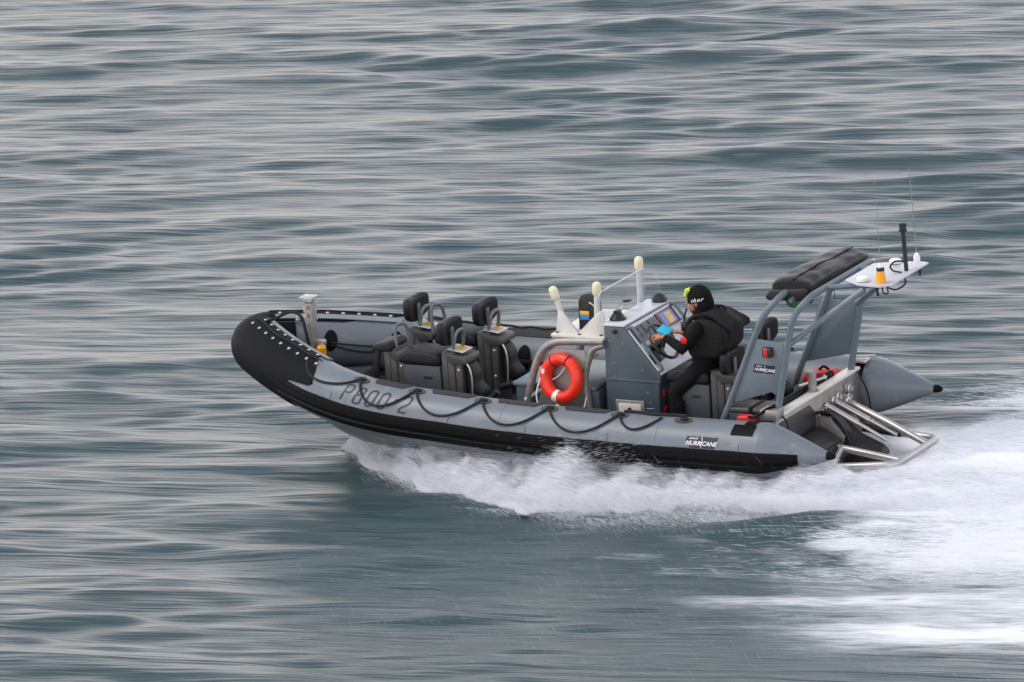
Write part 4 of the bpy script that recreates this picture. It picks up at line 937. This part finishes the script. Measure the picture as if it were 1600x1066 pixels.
def hull_spray(n):
    x = -4.35+8.0*rng.random(n)**1.25; f = rng.random(n)**.75; w_ = rng.random(n)
    yi = hull_y(x)+.05; yo = np.interp(x, [-4.4, -3.9, -2.9, -1.5, -.5, .4, 1.2, 2.5, 6], [-.2, -.65, -1.45, -2.05, -2.0, -2.05, -2.1, -2.1, -2.2])
    y = yi+(yo-yi)*f*(1+.45*fbm(x*1.1, x*0+2.5, 17, 4)*f)
    h = np.interp(x, [-4.45, -4.1, -3.7, -3.3, -2.8, -2.4, -1.85, -1.4, -1.0, -.5, .15, .8, 2, 4], [.02, .17, .25, .29, .28, .26, .25, .33, .28, .22, .17, .12, .10, .08])
    gust = fbm(x*1.6+3, f*2.2, 15, 4)
    prof = np.interp(f, [0, .18, .45, .8, 1.0], [.75, 1.0, .72, .35, .10])
    h = h*prof*np.clip(1.05+1.5*gust+.5*fbm(x*5, f*3, 25, 3), .15, 2.2)
    z = h*w_**.9*(1+.25*np.abs(rng.normal(0, .5, n))*(rng.random(n) < .3))
    D = np.stack([np.full(n, 1.), -.18-.35*f, np.interp(f, [0, .3, 1], [.32, .05, -.35])*w_], 1)+rng.normal(0, .06, (n, 3)); D /= np.linalg.norm(D, axis=1)[:, None]
    k = rng.random(n) < np.interp(x, [-4.4, -3.9, 1, 2.5, 3.6], [.35, 1, 1, .5, .0])
    return np.stack([x, y, z+.02], 1)[k], (D*rng.uniform(.02, .085, n)[:, None])[k], rng.uniform(.0006, .0019, n)[k]
def fringe(n):
    """ragged fringe: threads flying out of clumps along the sheet's upper and outer edge"""
    m = 900; cx = -4.2+7.2*rng.random(m); hi = (rng.random(m) < .45) & (cx < -1.3)
    i = rng.integers(0, m, n); x = cx[i]; yi = hull_y(x); yo = np.interp(x, [-4.4, -3.9, -2.9, -1.5, -.5, .4, 1.2, 2.5, 6], [-.2, -.65, -1.45, -2.05, -2.0, -2.05, -2.1, -2.1, -2.2])
    t_ = rng.random(n)**1.6; L_ = rng.uniform(.25, .9, m)[i]; up = hi[i]
    hh = np.interp(x, [-4.4, -3.7, -2.8, -1.4, -.5, .8, 3], [.08, .22, .25, .28, .2, .1, .06])
    sp = rng.normal(0, .035, (n, 3))*(1+2*t_[:, None])
    d = np.where(up[:, None], np.stack([np.full(n, 1.), np.full(n, -.25), rng.uniform(.05, .35, m)[i]], 1), np.stack([np.full(n, 1.), np.full(n, -.75), np.full(n, -.12)], 1))
    f0 = np.where(up, rng.uniform(.1, .4, m)[i], rng.uniform(.75, 1.05, m)[i])
    P = np.stack([x, yi+(yo-yi)*f0, np.where(up, hh, .10)], 1)+d*(t_*L_)[:, None]+sp; P[:, 2] = np.maximum(P[:, 2]-.25*(t_*L_)**2, .02)
    d = d/np.linalg.norm(d, axis=1)[:, None]
    return P, d*rng.uniform(.015, .06, n)[:, None], rng.uniform(.0003, .0009, n)
P, D_, r_ = fringe(130000); spindles('spray_fringe', P, D_, r_, 'ragged threads of spray along the edge of the bow wave', SM)
P, D_, r_ = hull_spray(330000); spindles('hull_spray', P, D_, r_, 'white spray thrown up along the near side of the boat', SM)
def wake_spray(n):
    x = .6+6*rng.random(n); y = rng.uniform(-4.2, 2.6, n)
    F = foam_field(x, y); h = (.05+.07*sstep(1.2, 3, x))*(1+.9*fbm(x*.9, y*1.6, 91, 3))
    z = .03+np.abs(rng.normal(0, .6, n))*np.clip(h, .01, 1)
    k = (rng.random(n) < F**2) & ~((x < 1.5) & (y > -1.0) & (y < 1.3))
    D = np.stack([np.full(n, 1.), rng.normal(-.12, .12, n), rng.normal(.0, .10, n)], 1); D /= np.linalg.norm(D, axis=1)[:, None]
    return np.stack([x, y, z], 1)[k], (D*rng.uniform(.03, .11, n)[:, None])[k], rng.uniform(.0006, .0018, n)[k]
P, D_, r_ = wake_spray(240000); spindles('stern_spray', P, D_, r_, 'white spray and churned water behind the stern', SM)
def flung(n):
    x = rng.uniform(-3.2, 5.5, n); y = rng.uniform(-7, -1.8, n); dens = sstep(-3.4, 1.0, x); k = rng.random(n) < dens; z = .04+.5*rng.random(n)**2
    D = np.tile(np.array([[.75, -.55, -.42]]), (n, 1))+rng.normal(0, .08, (n, 3)); D /= np.linalg.norm(D, axis=1)[:, None]
    return np.stack([x, y, z], 1)[k], (D*rng.uniform(.02, .10, n)[:, None])[k], rng.uniform(.00018, .0005, n)[k]
P, D_, r_ = flung(3000); spindles('flung_droplets', P, D_, r_, 'thin flung water drops over the near water', SM)
